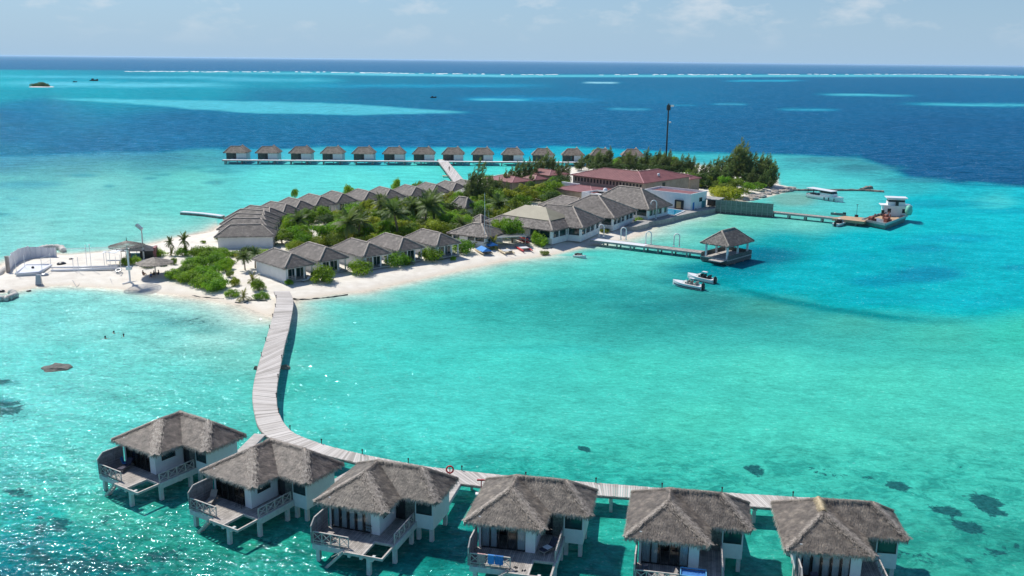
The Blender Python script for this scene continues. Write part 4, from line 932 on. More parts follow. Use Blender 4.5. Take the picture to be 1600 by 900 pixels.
# beige membrane over the upper part of that hall's roof
U,V=20,14; mb=MB(); k=.52
def up(q,f): return q
A=Vector((0,0,ze));B=Vector((U,0,ze));C_=Vector((U,-V,ze));D_=Vector((0,-V,ze));R1=Vector((7,-V/2,zr));R2=Vector((U-7,-V/2,zr))
n_=Vector((0,0,.16))
a,b_,c,d_=[q+(r-q)*.42+n_ for q,r in ((A,R1),(B,R2),(C_,R2),(D_,R1))]; r1=R1+n_*2.2;r2=R2+n_*2.2
for f in ([a,b_,r2,r1],[b_,c,r2],[c,d_,r1,r2],[d_,a,r1]): mb.slab(f,.06)
mb.build('membrane_roof',M_beige,t)
hall(961,341.5,4.2,rad(152),18,16,4.2,8.4,'thatched bar hall with dark open sides above the small beach',ins=8)
hall(1015,328,4.2,rad(141),20,12,4.2,8.8,'thatched hall nearest the swimming pool',ins=6.5)
hall(905,322,6.,rad(133),15,9,4.6,7.2,'dark thatched roof behind the restaurant, in front of the low red roof',ins=4.5,walls='shut')
# small service roofs in the trees
hall(727,325,4.0,rad(140),6,5,3.8,6.4,'small steep thatched roof deep in the trees under the tall casuarina',ins=1.5,walls='shut',name='thatched_hut',cat='hut')
hall(752,349,3.6,rad(140),5,5,3.4,5.2,'little round-looking thatched roof among bushes behind the water sports hut',ins=2.4,walls='shut',name='thatched_hut',cat='hut')
# water sports hut
t,F,ze,zr=hall(762,371,3.6,rad(150),11,9,3.5,5.6,'low thatched water sports hut behind the blue covered catamaran',ins=4.4,name='water_sports_hut',cat='hut')
p=at(803,369,3.3); t=thing('awning','flat pale awning on posts right of the water sports hut','awning',(p.x,p.y,1.1),rad(20)); m=MB(); m.box(-4,3,-.2,3.2,2.0,2.12); m.build('canopy',M_metal,t)
for x in (-3.8,2.8):
    for y in (0,3): m=MB(); m.tube([(x,y,-.2),(x,y,2.)],.06,6); m.build('post',M_metal,t)
# covered stair by the link walkway
t=thing('covered_stair','sloping grey covered stair beside the last lagoon villa','stair',at(700,317,1.1))
m=MB(); q0=at(694,317,1.3); q1=at(713,297,5.0); q1=q0+Vector((6.5,9,3.3)); s=Vector((1.2,-.9,0)); o3=t.location
m.slab([q0-s-o3+Vector((0,0,1.2)),q0+s-o3+Vector((0,0,1.2)),q1+s-o3,q1-s-o3],.15); m.build('roof',M_grey,t); m=MB(); m.box(-2.3,-.9,-.5,.6,-.2,2.6); m.build('end_pier',M_white,t)
# ------------------------------------------------------------------ red roofed building
Fp=at(1006,286.5,7.2); du=math.atan2(19.6,-20.7)
t=thing('red_roofed_building','large building under a dull red metal roof with a row of small dark windows','building',(Fp.x,Fp.y,1.1),du)
ze,zr=6.1,8.3; U1,V1=28.5,15.5; U2,V2=15.5,26.
# coordinates (u,v): v runs along -y
def q(u,v,z): return (u,-v,z)
O=q(0,0,ze);UA=q(U1,0,ze);UB=q(U1,V1,ze);IN=q(U2,V1,ze);VB=q(U2,V2,ze);VA=q(0,V2,ze)
h=7.75; K1=q(h,h,zr);KU=q(U1-h,h,zr);KV=q(h,V2-h,zr)
m=MB()
for f in ([O,UA,KU,K1],[UA,UB,KU],[UB,IN,K1,KU],[IN,VB,KV,K1],[VB,VA,KV],[VA,O,K1,KV]): m.slab(f,.18)
ro=m.build('roof',M_red,t)
# standing seams
m=MB()
for f,e0,e1 in (([O,UA,KU,K1],O,UA),([VA,O,K1,KV],VA,O)):
    a=Vector(e0);b_=Vector(e1); n=int((b_-a).length/.9); nn=(Vector(f[1])-Vector(f[0])).cross(Vector(f[2])-Vector(f[0])).normalized(); nn=nn if nn.z>0 else -nn
    sl_=Vector((-nn.x*nn.z,-nn.y*nn.z,nn.x**2+nn.y**2)).normalized()
    for k in range(1,n):
        p0=a+(b_-a)*k/n; dist=min((p0-a).length,(b_-p0).length,h)
        L_=dist/math.sqrt(max(1e-6,1-sl_.z**2))*.99
        m.bar(p0+nn*.03,p0+sl_*L_+nn*.03,.06,.06,up=nn)
m.build('standing_seams',M_red,ro)
m=MB()
for a,b_ in ((K1,KU),(K1,KV),(O,K1),(UA,KU),(VA,KV),(VB,KV),(UB,KU)): m.bar(Vector(a)+Vector((0,0,.06)),Vector(b_)+Vector((0,0,.06)),.3,.12)
m.build('ridge_flashing',mat('pale_red_flashing',(.42,.20,.19),(.5,.26,.25),1,.5),ro)
m=MB(); m.prism([(.7,-.7),(U1-.7,-.7),(U1-.7,-V1+.7),(U2-.7,-V1+.7),(U2-.7,-V2+.7),(.7,-V2+.7)],-.3,ze-.02); m.build('wall',M_tan,t)
for k in range(21):
    u=1.6+k*1.25; m=MB(); m.box(u-.3,u+.3,-.72,-.66,ze-1.75,ze-.55); m.build('window',M_dark,t)
m=MB(); m.box(.66,.72,-12.1,-10.6,ze-2.2,ze-.75); m.build('window',M_dark,t)
m=MB(); m.lathe([(0,.9),(.35,.8),(.45,.4),(.3,0)],10,(3.2,-12,ze+.9)); o=m.build('roof_vent',M_wht,t,smooth=True)
foot((Fp.x,Fp.y),du,0,U1,-V1,0); foot((Fp.x,Fp.y),du,0,U2,-V2,0)
def redbox(px,py,z,du,U,V,zt,label,name='annexe_building',rise=1.2,wallm=M_tan,cat='building'):
    p=at(px,py,z); t=thing(name,label,cat,(p.x,p.y,1.1),du); ze=zt-1.1
    F,E,R=box_hip(U,V,ze,ze+rise,V/2*.9)
    m=MB()
    for f in F: m.slab([(x,-y,zz) for x,y,zz in f][::-1],.15)
    ro=m.build('roof',M_red,t)
    m=MB()
    for a,b_ in R: m.bar((a[0],-a[1],a[2]+.05),(b_[0],-b_[1],b_[2]+.05),.22,.1)
    m.build('ridge_flashing',MATS['pale_red_flashing'],ro)
    m=MB(); m.box(.5,U-.5,-V+.5,-.5,-.3,ze-.02); m.build('wall',wallm,t); foot((p.x,p.y),du,0,U,-V,0); return t
redbox(925,305,3.9,du,16,13,4.4,'low building with a lower red roof in front of the row of windows',rise=1.0)
redbox(1078,281.5,5,du,9,7,5.2,'small red roofed annexe at the right end, by the dark casuarinas')
redbox(800,285,5.5,rad(130),14,9,5.4,'pinkish red roof half buried in casuarinas on the left')
redbox(858,275,5.5,rad(130),14,9,5.6,'small pinkish roof behind the casuarina cluster, right part')
redbox(836,279,5.5,rad(130),7,6,5.0,'tiny pinkish roof showing between two casuarina clumps')
# parapet buildings (white) with tiny red inset roof
def parapet(px,py,z,du,U,V,zt,label,inset=True,m_=M_white,name='white_annexe'):
    p=at(px,py,z); t=thing(name,label,'building',(p.x,p.y,1.1),du); h_=zt-1.1
    w_=MB(); w_.box(0,U,-V,0,-.3,h_-.7); w_.box(0,U,-.25,-.003,h_-.7,h_); w_.box(0,U,-V+.003,-V+.25,h_-.7,h_); w_.box(.003,.25,-V+.25,-.25,h_-.7,h_-.003); w_.box(U-.25,U-.003,-V+.25,-.25,h_-.7,h_-.003); w_.build('wall',m_,t)
    if inset: w_=MB(); w_.box(.5,U-.5,-V+.5,-.5,h_-.7,h_-.55); w_.build('roof',M_red,t)
    foot((p.x,p.y),du,0,U,-V,0); return t,h_
t,h_=parapet(1080,303.5,6.0,math.atan2(9.4,-11.7),15.5,9.5,6.0,'white walled annexe with red inset roof beside the pool')
m=MB(); m.box(-.03,0,-6.8,-5.0,2.2,3.4); m.build('window',MG_dark,t); m=MB(); m.box(-.04,0,-2.2,-1.2,0,2.4); m.build('door',M_blue,t)
m=MB(); m.box(-.05,0,-8.6,-6.6,0.,2.2); o=m.build('shutter',mat('teal_shutter',(.04,.2,.25),(.08,.28,.33),2,.6),t)
t,h_=parapet(945,305,5.,rad(133),9,7,5.,'white flat roofed service block between thatch and low red roof',inset=False)
p=at(950,296,5.4); t=thing('water_tank_shed','dark little roof shed with a white dome between the red roofs','shed',(p.x,p.y,1.1),du); m=MB(); m.box(-2.2,2.2,-2,2,-.3,3.4); m.build('wall',M_dark,t); m=MB(); m.slab([(-2.8,-2.6,3.5),(2.8,-2.6,3.5),(2.8,2.6,3.9),(-2.8,2.6,3.9)],.12); m.build('roof',M_grey,t); m=MB(); m.lathe([(0,1.),(.5,.85),(.7,.4),(.7,0)],12,(1.,0,3.7)); m.build('tank',M_wht,t,smooth=True)
t,h_=parapet(903,288.5,5.,rad(133),7,1.,5.2,'short pale blue grey wall left of the low red roof',inset=False)
# ------------------------------------------------------------------ seawall deck, pool
def prism_px(name,pts,z0,z1,m,label,cat,part='slab',kind=None):
    W=[at(px,py,z1) for px,py in pts]; c=sum(W,Vector())/len(W)
    if kind: mb=MB().prism([(q.x,q.y) for q in W],z0,z1); o=mb.build(name,m); tag(o,kind=kind); return o
    t=thing(name,label,cat,(c.x,c.y,0)); mb=MB().prism([(q.x-c.x,q.y-c.y) for q in W],z0,z1); mb.build(part,m,t); return t
prism_px('pool_deck',[(978,354.5),(994,354),(1012.6,349.2),(1015,346.5),(1032,344),(1048.7,340.8),(1057,337.6),(1063,336.4),(1090,330.5),(1117,326),(1121,323.2),(1095,318),(1060,318),(1020,325),(1010,331),(1004,340),(985,349)],-1,1.42,M_grey,'','',kind='structure')
pw=prism_px('swimming_pool',[(1036,325),(1069,329.6),(1055,335.3),(1040,334.6),(1022,338.5),(1020,331)],1.3,1.50,M_pool,'bright blue swimming pool in the grey deck below the white annexe','pool','water')
for a,b_ in (((1036,324.6),(1070,329.4)),((1070,329.4),(1055,335.8)),((1022,339),(1038,334.8))):
    m=MB(); m.bar(at(*a,1.55)-pw.location,at(*b_,1.55)-pw.location,.35,.16); m.build('coping',M_wht,pw)
m=MB(); a=at(1020,337,1.5); b_=at(1038,333.5,1.5); 
p=at(1022,338,1.42); t=thing('pool_screen','pale blue glazed screen panels between the hall and the pool','screen',p,rad(50))
for k in range(4): m=MB(); m.box(k*1.6,k*1.6+1.5,0,.06,0,1.7); m.build('panel',mat('pale_blue_glass',(.08,.30,.38),(.14,.42,.50),1,.15),t)
p=at(1060,327,1.42); t=thing('waterfall_feature','dark boxed pool feature with a golden panel before the white wall','pool feature',p,rad(-38)); m=MB(); m.box(-1.3,1.3,0,1.,0,2.6); m.build('casing',M_dark,t); m=MB(); m.box(-.7,.7,-.04,0,.3,2.2); m.build('panel',mat('golden_panel',(.35,.22,.10),(.6,.42,.22),3,.5),t)
p=at(1100,322,1.42); t=thing('pool_shelter','open dark shelter with a small grey roof at the end of the white annexe','shelter',p,rad(-38)); m=MB(); m.slab([(-.4,-1.4,2.3),(5.2,-1.4,2.5),(5.2,2.4,2.7),(-.4,2.4,2.7)],.2); m.build('roof',M_grey,t)
for x in (0,2.4,4.9):
    for y in (-1.2,2.2): m=MB(); m.box(x-.09,x+.09,y-.09,y+.09,0,2.5); m.build('post',M_dark,t)
m=MB(); m.box(0,4.9,1.9,2.1,0,2.2); m.build('back_panel',M_dark,t)
lab=['left','middle','right']
for k,(px,py) in enumerate([(1071,327.5),(1077,327),(1083,326.5)]):
    p=at(px,py,1.42); t=thing('pool_lounger','white pool lounger, %s of the three between golden panel and blue door'%lab[k],'sun lounger',p,rad(50),'pool loungers'); m=MB(); m.box(-.3,.3,-.9,.3,.25,.38); m.add([(-.3,.3,.38),(.3,.3,.38),(.3,.8,.8),(-.3,.8,.8),(-.3,.3,.28),(.3,.3,.28),(.3,.85,.72),(-.3,.85,.72)],[(0,1,2,3),(4,7,6,5),(0,3,7,4),(1,5,6,2),(3,2,6,7)]); m.build('cushion',M_wht,t); m=MB()
    for x in (-.25,.25):
        for y in (-.8,.25): m.box(x-.03,x+.03,y-.03,y+.03,0,.25)
    m.build('legs',M_dark,t)
# ------------------------------------------------------------------ arched pier and gazebo
def pier(name,label,L_,z,th,m1,beam,sp,wpile=.3,cat='pier',n2=1.,split=None):
    """L_: centre line world points with half width"""
    a,b_,hw=L_; e=b_-a; ln=e.length; ang=math.atan2(e.y,e.x); t=thing(name,label,cat,(a.x,a.y,0),ang)
    m=MB(); s=split or ln; m.box(0,s,-hw,hw,z-th,z); m.build('planking',m1,t)
    if split: m=MB(); m.box(split,ln,-hw,hw,z-th,z-.004); m.build('planking',M_deckx,t)
    for y in (-hw-.06,hw+.06): m=MB(); m.box(0,ln,y-.058,y+.058,z-th-.25,z+.03); m.build('edge_beam',beam,t)
    k=sp
    while k<ln:
        for y in (-hw*.8,hw*.8): m=MB(); m.box(k-wpile/2,k+wpile/2,y-wpile/2,y+wpile/2,-1,z-th-.002); m.build('piling',beam,t)
        k+=sp
    return t
zp=1.35
a=(at(925,376,zp)+at(927,371,zp))/2; b_=(at(1106,398.5,zp)+at(1110,391.5,zp))/2
pier('arched_pier','timber pier with white arches leading out to the thatched pavilion',(a,b_,1.35),zp,.14,M_wht,M_grey,3.4,split=13.5)
def arch(px,py,z,h,w_,ang,label):
    p=at(px,py,z); t=thing('white_arch',label,'arch',p,ang,'white arches over the pier and pool deck')
    m=MB(); pts=[(-w_/2,0,0),(-w_/2,0,h-w_/2)]+[(-w_/2*math.cos(PI*k/8),0,h-w_/2+w_/2*math.sin(PI*k/8)) for k in range(1,8)]+[(w_/2,0,h-w_/2),(w_/2,0,0)]
    m.tube(pts,.13,8); m.build('frame',M_wht,t,smooth=True); m=MB()
    for x in (-w_/2,w_/2): m=MB(); m.box(x-.22,x+.22,-.22,.22,0,.12); m.build('base_plate',M_wht,t)
pa=math.atan2((b_-a).y,(b_-a).x)+PI/2
for (px,py,l) in [(939.5,369.5,'white arch at the shore end of the pier, right by the restaurant'),(974,374.5,'second white arch from the shore along the pier'),(1013,381,'third white arch from the shore along the pier, where pale planks end'),(1057,385,'fourth white arch along the pier, nearest the pavilion')]:
    arch(px,py,zp,2.9,1.25,rad(-20),l)
arch(1020.5,341.5,1.42,4.9,1.5,rad(-15),'tallest white arch, standing alone on the pool deck edge')
g0=at(1140,407,.8); 
t=thing('pier_pavilion','square thatched pavilion on stilts at the end of the arched pier','pavilion',(at(1135,398,1.).x,at(1135,398,1.).y,0),rad(47))
# measured roof corners: front (1140,386), left (1101,381), right (1166,374)
F0=at(1140,386,4.2); t.location=(F0.x,F0.y,0); t.rotation_euler=(0,0,rad(47)); Ug,Vg=10.5,7.2
r=random.Random(8)
F,E,R=box_hip(Ug,Vg,4.2,6.9,2.6)
hiproof('roof',t,F,E,R,r,nb=14,fr=12,bl=.5,bw=.06,fl=.25,fw=.06,m=M_thatch2,ms=M_thatch2,ridge_r=.2)
for x in (1.,Ug/2,Ug-1.):
    for y in (1.,Vg-1.): m=MB(); m.box(x-.18,x+.18,y-.18,y+.18,1.2,4.3); m.build('post',M_wht,t)
m=MB(); m.box(.3,Ug-.3,.3,Vg-.3,1.0,1.25); m.build('deck',M_deck,t)
for q_ in ((.3,Ug-.3,.26,.34),(.3,Ug-.3,Vg-.34,Vg-.26)): m=MB(); m.box(q_[0],q_[1],q_[2],q_[3],1.26,2.1); m.build('parapet',M_gdark,t) if 'M_gdark' in globals() else m.build('parapet',M_stone,t)
m=MB(); m.box(Ug-.34,Ug-.26,.35,Vg-.35,1.26,2.1); m.build('parapet',M_stone,t)
m=MB(); m.box(.28,Ug-.28,.28,Vg-.28,.2,.99); m.build('skirt',M_stone,t)
for x in (.6,3.5,7,Ug-.6):
    for y in (.6,Vg-.6): m=MB(); pile(m,x,y,.19,.35); m.build('piling',M_grey,t)
m=MB(); m.box(-1.6,.3,1.,4.,.9,1.05); m.build('landing',M_deck,t)
# ------------------------------------------------------------------ service jetty with fence
zs=1.5
a=at(1119,324.5,zs); b_=at(1208,331.5,zs)
t=thing('fenced_causeway','causeway with a tall grey slatted fence starting at the pool shelter','fence',(a.x,a.y,0),math.atan2((b_-a).y,(b_-a).x)); ln=(b_-a).length
m=MB(); m.box(0,ln,-.5,2.4,-1,1.5); m.build('base',M_stone,t)
M_fence=mat('grey_green_slats',(.16,.19,.17),(.27,.30,.27),1.5,.8,wavex=(2,.22))
m=MB(); m.box(0,ln,-.55,-.47,.6,3.9); m.build('slat_panel',M_fence,t)
for k in range(0,12): x=ln*k/11; m=MB(); m.box(x-.08,x+.08,-.66,-.56,.2,4.); m.build('post',M_grey,t)
a=at(1208,330.5,zs); b_=at(1348,344.5,zs)
pier('service_jetty','narrow grey jetty beyond the slatted fence leading to the barge',(a,b_,1.05),zs,.2,M_deckx,M_grey,4.6,.35,'jetty')
prism_px('wide_jetty',[(1319,337.3),(1361,341),(1350,346.5),(1300,341)],.9,1.55,M_orange,'wider brownish jetty head where the barge lies','jetty')
p=at(1338,339,1.5); t=thing('jetty_lamp','thin black lamp post standing on the jetty head','lamp post',p); m=MB(); m.tube([(0,0,0),(0,0,3.3)],.05,6); m.build('post',M_dark,t); m=MB(); m.box(-.4,.4,-.35,.35,0,.6); m.build('base',M_dark,t); m=MB(); m.box(-.25,.25,-.15,.15,3.3,3.42); m.build('lamp',M_dark,t)
# breakwater booms
def boom(pts,label,r_=.28):
    W=[at(px,py,.12) for px,py in pts]; W2=cr(W,6); c=W2[0]; t=thing('floating_boom',label,'boom',(c.x,c.y,0)); m=MB(); rr=random.Random(2)
    m.tube([q-Vector((c.x,c.y,0))+Vector((rr.uniform(-.15,.15),rr.uniform(-.15,.15),0)) for q in W2],[r_*rr.uniform(.8,1.25) for _ in W2],7); m.build('float_line',M_rock,t)
boom([(1236,297.5),(1262,297.8),(1300,297.5),(1345,298),(1381,300)],'dark floating breakwater line trailing right behind the white cruiser',.5)
boom([(1345,297.5),(1352,295),(1361,294)],'short dark raft piece crossing the end of the breakwater line',.8)
t=thing('stone_groyne','narrow dark edged groyne jutting into the lagoon left of the villa cluster','groyne',(0,0,0))
W=[at(284,332.5,.4),at(300,333.5,.4),at(322,335.5,.4),at(348,339,.4)]; m=MB(); m.tube([q-Vector((0,0,.5)) for q in cr(W,5)],1.0,6); m.build('stones',M_rock,t); m=MB()
for q0,q1 in zip(W,W[1:]): m.bar(q0+Vector((0,0,.25)),q1+Vector((0,0,.25)),1.6,.25)
m.build('path',M_wht,t)
def sandbags(pts,label,rb=1.0):
    t=thing('sandbag_bank',label,'sandbags',(0,0,0)); rr=random.Random(len(label)); W=cr([at(px,py,.3) for px,py in pts],4)
    for i,(q0,q1) in enumerate(zip(W,W[1:])):
        m=MB(); m.tube([q0,(q0+q1)/2+Vector((rr.uniform(-.2,.2),rr.uniform(-.2,.2),.1)),q1],[rb*.7,rb,rb*.7],8); m.build('sandbag',M_cream,t,smooth=True)
sandbags([(60,393),(66,389),(80,387),(95,388),(100,392)],'pale sandbag bank rounding behind the white court wall',.75)
sandbags([(-14,466),(4,468),(16,466),(23,462),(18,457)],'rounded sandbag tip in the water at the left edge of the photo',.65)
sandbags([(-20,443),(-8,436),(2,428),(9,421)],'brown sloping bank at the left foot of the court wall',.7)
# ------------------------------------------------------------------ plants
def leafmesh(lobes,n,leaf,rnd,up=.35,asp=.55,inner=.35):
    mb=MB(); vs=[];fs=[]; tot=sum(r*r for _,r,_ in lobes)
    for c,r,sq in lobes:
        k=int(n*r*r/tot); c=Vector(c)
        for _ in range(k):
            d=Vector((rnd.gauss(0,1),rnd.gauss(0,1),rnd.gauss(0,1)+up)); d.normalize()
            q=rnd.uniform(inner,1.)**.5; wob=1+.18*math.sin(d.x*5+c.x*3)+.16*math.sin(d.y*6+c.y*4)+.12*math.sin(d.z*7)
            p=c+Vector((d.x*r*q*wob,d.y*r*q*wob,d.z*r*q*sq*wob)); 
            if p.z<.05: continue
            nr=(d+Vector((rnd.gauss(0,.5),rnd.gauss(0,.5),rnd.gauss(0,.5)+.35))).normalized(); a=nr.orthogonal().normalized(); a=Matrix.Rotation(rnd.uniform(0,2*PI),3,nr)@a; b_=nr.cross(a)
            l=leaf*rnd.uniform(.6,1.35); w_=l*asp; i=len(vs)
            vs+= [p-a*l*.5,p-b_*w_*.5+nr*l*.06,p+a*l*.5-nr*l*.1,p+b_*w_*.5+nr*l*.06]; fs.append((i,i+1,i+2,i+3))
    mb.add(vs,fs); return mb
def stems(r,h,n,spread,rnd,rad_=.05):
    mb=MB()
    for k in range(n):
        a=2*PI*k/n+rnd.uniform(-.4,.4); e=Vector((math.cos(a)*spread*rnd.uniform(.4,1),math.sin(a)*spread*rnd.uniform(.4,1),h*rnd.uniform(.6,.95)))
        mb.tube([(0,0,-.2),(e.x*.3,e.y*.3,e.z*.45),e],[rad_,rad_*.8,rad_*.35],5)
    return mb
PROTO={}
def proto_obj(kind):
    """build the parts of one plant once: returns list of (name, mesh)"""
    if kind in PROTO: return PROTO[kind]
    base,var=kind.split(':'); r=random.Random(hash(base)%97+int(var)*13 if False else sum(map(ord,base))+int(var)*13)
    parts=[]
    if base in ('bush','ybush','dbush','obush'):
        lobes=[((0,0,.45),.62,.85)]
        for k in range(9):
            a=2*PI*k/9+r.uniform(-.3,.3); d=r.uniform(.35,.72); lobes.append(((math.cos(a)*d,math.sin(a)*d,r.uniform(.22,.62)),r.uniform(.26,.42),.9))
        m=leafmesh(lobes,2300,.115,r); mt={'bush':M_leaf,'ybush':M_leaf_y,'dbush':M_leaf_d,'obush':M_leaf_m}[base]
        parts=[('stem',stems(1,.6,6,.5,r,.03).build('tmp',M_trunk)),('foliage',m.raw('tmp',mt))]
    elif base in ('tree','ytree','dtree','otree'):
        lobes=[]
        for k in range(13):
            a=r.uniform(0,2*PI); d=r.uniform(.0,.75); lobes.append(((math.cos(a)*d,math.sin(a)*d,r.uniform(.55,1.25)-d*.25),r.uniform(.24,.44),.8))
        m=leafmesh(lobes,2600,.11,r); mt={'tree':M_leaf,'ytree':M_leaf_y,'dtree':M_leaf_d,'otree':M_leaf_m}[base]
        tr=MB(); tr.tube([(0,0,-.2),(.03,.02,.4),(0,.05,.8)],[.055,.045,.03],7)
        for k in range(6): a=k*1.05+r.random(); tr.tube([(.02,.02,.35+.05*k),(math.cos(a)*.3,math.sin(a)*.3,.7+.04*k),(math.cos(a)*.55,math.sin(a)*.55,.95)],[.03,.02,.008],5)
        parts=[('trunk',tr.build('tmp',M_trunk)),('crown',m.raw('tmp',mt))]
    elif base=='casuarina':
        tr=MB(); vs=[];fs=[]; np_=6
        tr.tube([(.02*k,.012*math.sin(k*2),-.05+k/6*.62) for k in range(7)],[.020*(1-k/9) for k in range(7)],6)
        for q in range(np_):
            a=q*2.4+r.uniform(-.5,.5); off=r.uniform(.03,.17) if q else 0.; top=r.uniform(.58,.92) if q else 1.
            b0=Vector((.03,0,.06+.10*q/np_)); m1=Vector((math.cos(a)*off*.9+.03,math.sin(a)*off*.9,top*.5)); e=Vector((math.cos(a)*off+r.uniform(.05,.16),math.sin(a)*off,top))
            P=[b0+(m1-b0)*t*2 if t<.5 else m1+(e-m1)*(t-.5)*2 for t in [i/8 for i in range(9)]]
            tr.tube(P,[.010*(1-i/9)+.001 for i in range(9)],4,cap=False)
            for k in range(26):
                t=.06+.94*(k/25)**.9; x=t*8; i=min(7,int(x)); o_=P[i]+(P[i+1]-P[i])*(x-i); aa=k*2.399+q
                rc=(.150*(1-t)**.6+.02)*r.uniform(.55,1.35); tip=o_+Vector((math.cos(aa)*rc+.03,math.sin(aa)*rc,r.uniform(.03,.13)))
                ux=(tip-o_).normalized()
                for j in range(26):
                    u=r.uniform(.0,1.05); c=o_+(tip-o_)*u+Vector((r.gauss(0,.012),r.gauss(0,.012),r.gauss(0,.010)))
                    d=(ux*.7+Vector((.30+r.gauss(0,.3),r.gauss(0,.3),r.uniform(-.35,.75)))).normalized(); w_=d.orthogonal().normalized()*.006; w_=Matrix.Rotation(r.uniform(0,6.28),3,d)@w_
                    l=r.uniform(.035,.08); i2=len(vs); vs+= [c-w_,c+w_,c+d*l]; fs.append((i2,i2+1,i2+2))
        f=MB(); f.add(vs,fs); parts=[('trunk',tr.build('tmp',M_trunk)),('crown',f.raw('tmp',M_leaf_c))]
    elif base in ('palm','ypalm','youngpalm'):
        th=.62 if base!='youngpalm' else .18; tr=MB(); bend=.10 if base!='youngpalm' else .02
        tr.tube([(bend*(k/6)**2,0,-.05+k/6*(th+.05)) for k in range(7)],[.030-.010*k/6 for k in range(7)],8)
        top=Vector((bend,0,th)); vs=[];fs=[]; nf=22 if base!='youngpalm' else 12; FL=.46 if base!='youngpalm' else .6
        for k in range(nf):
            a=k*2.399; el=r.uniform(-.35,1.25) if k>3 else 1.35; L_=FL*r.uniform(.8,1.1); dr=Vector((math.cos(a)*math.cos(el),math.sin(a)*math.cos(el),math.sin(el)))
            pts=[]; p=top.copy(); d=dr.copy(); ns=11
            for j in range(ns+1): pts.append(p.copy()); p=p+d*L_/ns; d=(d+Vector((.012,0,-.13))).normalized()
            for j in range(ns):
                q0,q1=pts[j],pts[j+1]; dd=(q1-q0).normalized(); side=dd.cross(Vector((0,0,1)));
                if side.length<.05: side=Vector((1,0,0))
                side.normalize(); i=len(vs); vs+= [q0-side*.004,q0+side*.004,q1+side*.004,q1-side*.004]; fs.append((i,i+1,i+2,i+3))
                t=(j+.5)/ns; ll=.13*(math.sin(PI*min(1,t*.9+.12))**.6)*(FL/.46)
                for s_ in (-1,1):
                    for h_ in (0.,.5):
                        c=q0+(q1-q0)*h_; tip=c+side*s_*ll*r.uniform(.8,1.1)+dd*ll*.55+Vector((0,0,-ll*r.uniform(.25,.6))); w_=dd*.0125; i=len(vs); vs+= [c-w_,c+w_,tip]; fs.append((i,i+1,i+2))
        f=MB(); f.add(vs,fs); parts=[('trunk',tr.build('tmp',M_trunk)),('fronds',f.raw('tmp',{'palm':M_leaf_p,'ypalm':M_leaf_py,'youngpalm':M_leaf_py}[base]))]
    out=[]
    for n_,o in parts: out.append((n_,o.data)); bpy.data.objects.remove(o)
    PROTO[kind]=out; return out
prnd=random.Random(21); NPL=0
NAMES={'bush':'green_shrub','ybush':'yellow_shrub','dbush':'dark_shrub','obush':'olive_shrub','tree':'broadleaf_tree','ytree':'yellow_leaved_tree','dtree':'dark_leaved_tree','otree':'olive_leaved_tree','casuarina':'casuarina_tree','palm':'coconut_palm','ypalm':'pale_palm','youngpalm':'young_palm'}
CATS={'bush':'shrub','ybush':'shrub','dbush':'shrub','obush':'shrub','tree':'tree','ytree':'tree','dtree':'tree','otree':'tree','casuarina':'tree','palm':'palm tree','ypalm':'palm tree','youngpalm':'palm tree'}
def plant(kind,px,py,sw,sh,label,group=None,p=None):
    """sw = half width in m (bushes, trees) / sh height factor in m"""
    global NPL
    NPL+=1
    p=p or gat(px,py); var=prnd.randrange(3); rz=prnd.uniform(0,2*PI) if kind not in('casuarina',) else prnd.uniform(-.5,.5)
    t=thing(NAMES[kind],label,CATS[kind],p,rz,group)
    for n_,me in proto_obj('%s:%d'%(kind,var)):
        o=bpy.data.objects.new(n_,me); COL.objects.link(o); o.parent=t
    t.scale=(sw,sw*prnd.uniform(.88,1.12),sh); return t
# near-shore, individually described shrubs: (px,py of the foot line, width px, height m)
for px,py,w_,h_,l in [(504,436,44,3.4,'round bright green bush between the first and second beach villa'),(560,424,42,2.9,'round bright green bush between the second and middle beach villa'),(622,412,46,3.1,'wide green bush between the middle and fourth beach villa'),(672,404,38,2.8,'round green bush between the fourth and fifth beach villa'),(722,392,40,3.0,'broad green bush between the fifth beach villa and the blue covered catamaran'),
 (708,402,10,1.,'tiny round bush at the sand edge before the fifth beach villa'),(452,441,16,1.0,'low small bush at the veranda railing of the villa nearest the boardwalk')]:
    p=gat(px,py+1); s=w_/2/ (FPX/math.hypot(p.y,CAMH)); plant('bush',0,0,s*1.12,h_,l,'bushes between the beach villas',p=p)
plant('youngpalm',640,411,2.4,2.6,'yellow fronded young palm at the right of the wide green bush','young palms on the sand')
plant('youngpalm',690,398,1.4,1.6,'small yellow plant right of the bush by the fifth beach villa','young palms on the sand')
hedge=[(273,434,13),(286,436,14),(299,438,15),(311,442,14),(323,446,15),(335,450,15),(344,446,13),(330,437,14),(316,432,14),(301,427,15),(288,427,13),(312,419,15),(325,409,14),(336,413,15),(348,416,12),(322,399,14),(336,400,15),(348,406,13),(310,404,12),(298,417,12),(338,427,9),(355,421,10)]
for k,(px,py,w_) in enumerate(hedge):
    p=gat(px,py-1); s=w_*1.32/(FPX/math.hypot(p.y,CAMH)); plant('bush',0,0,s,prnd.uniform(1.7,2.5),'vivid green bush of the dense hedge on the sand spit','hedge bushes on the sand spit',p=p)
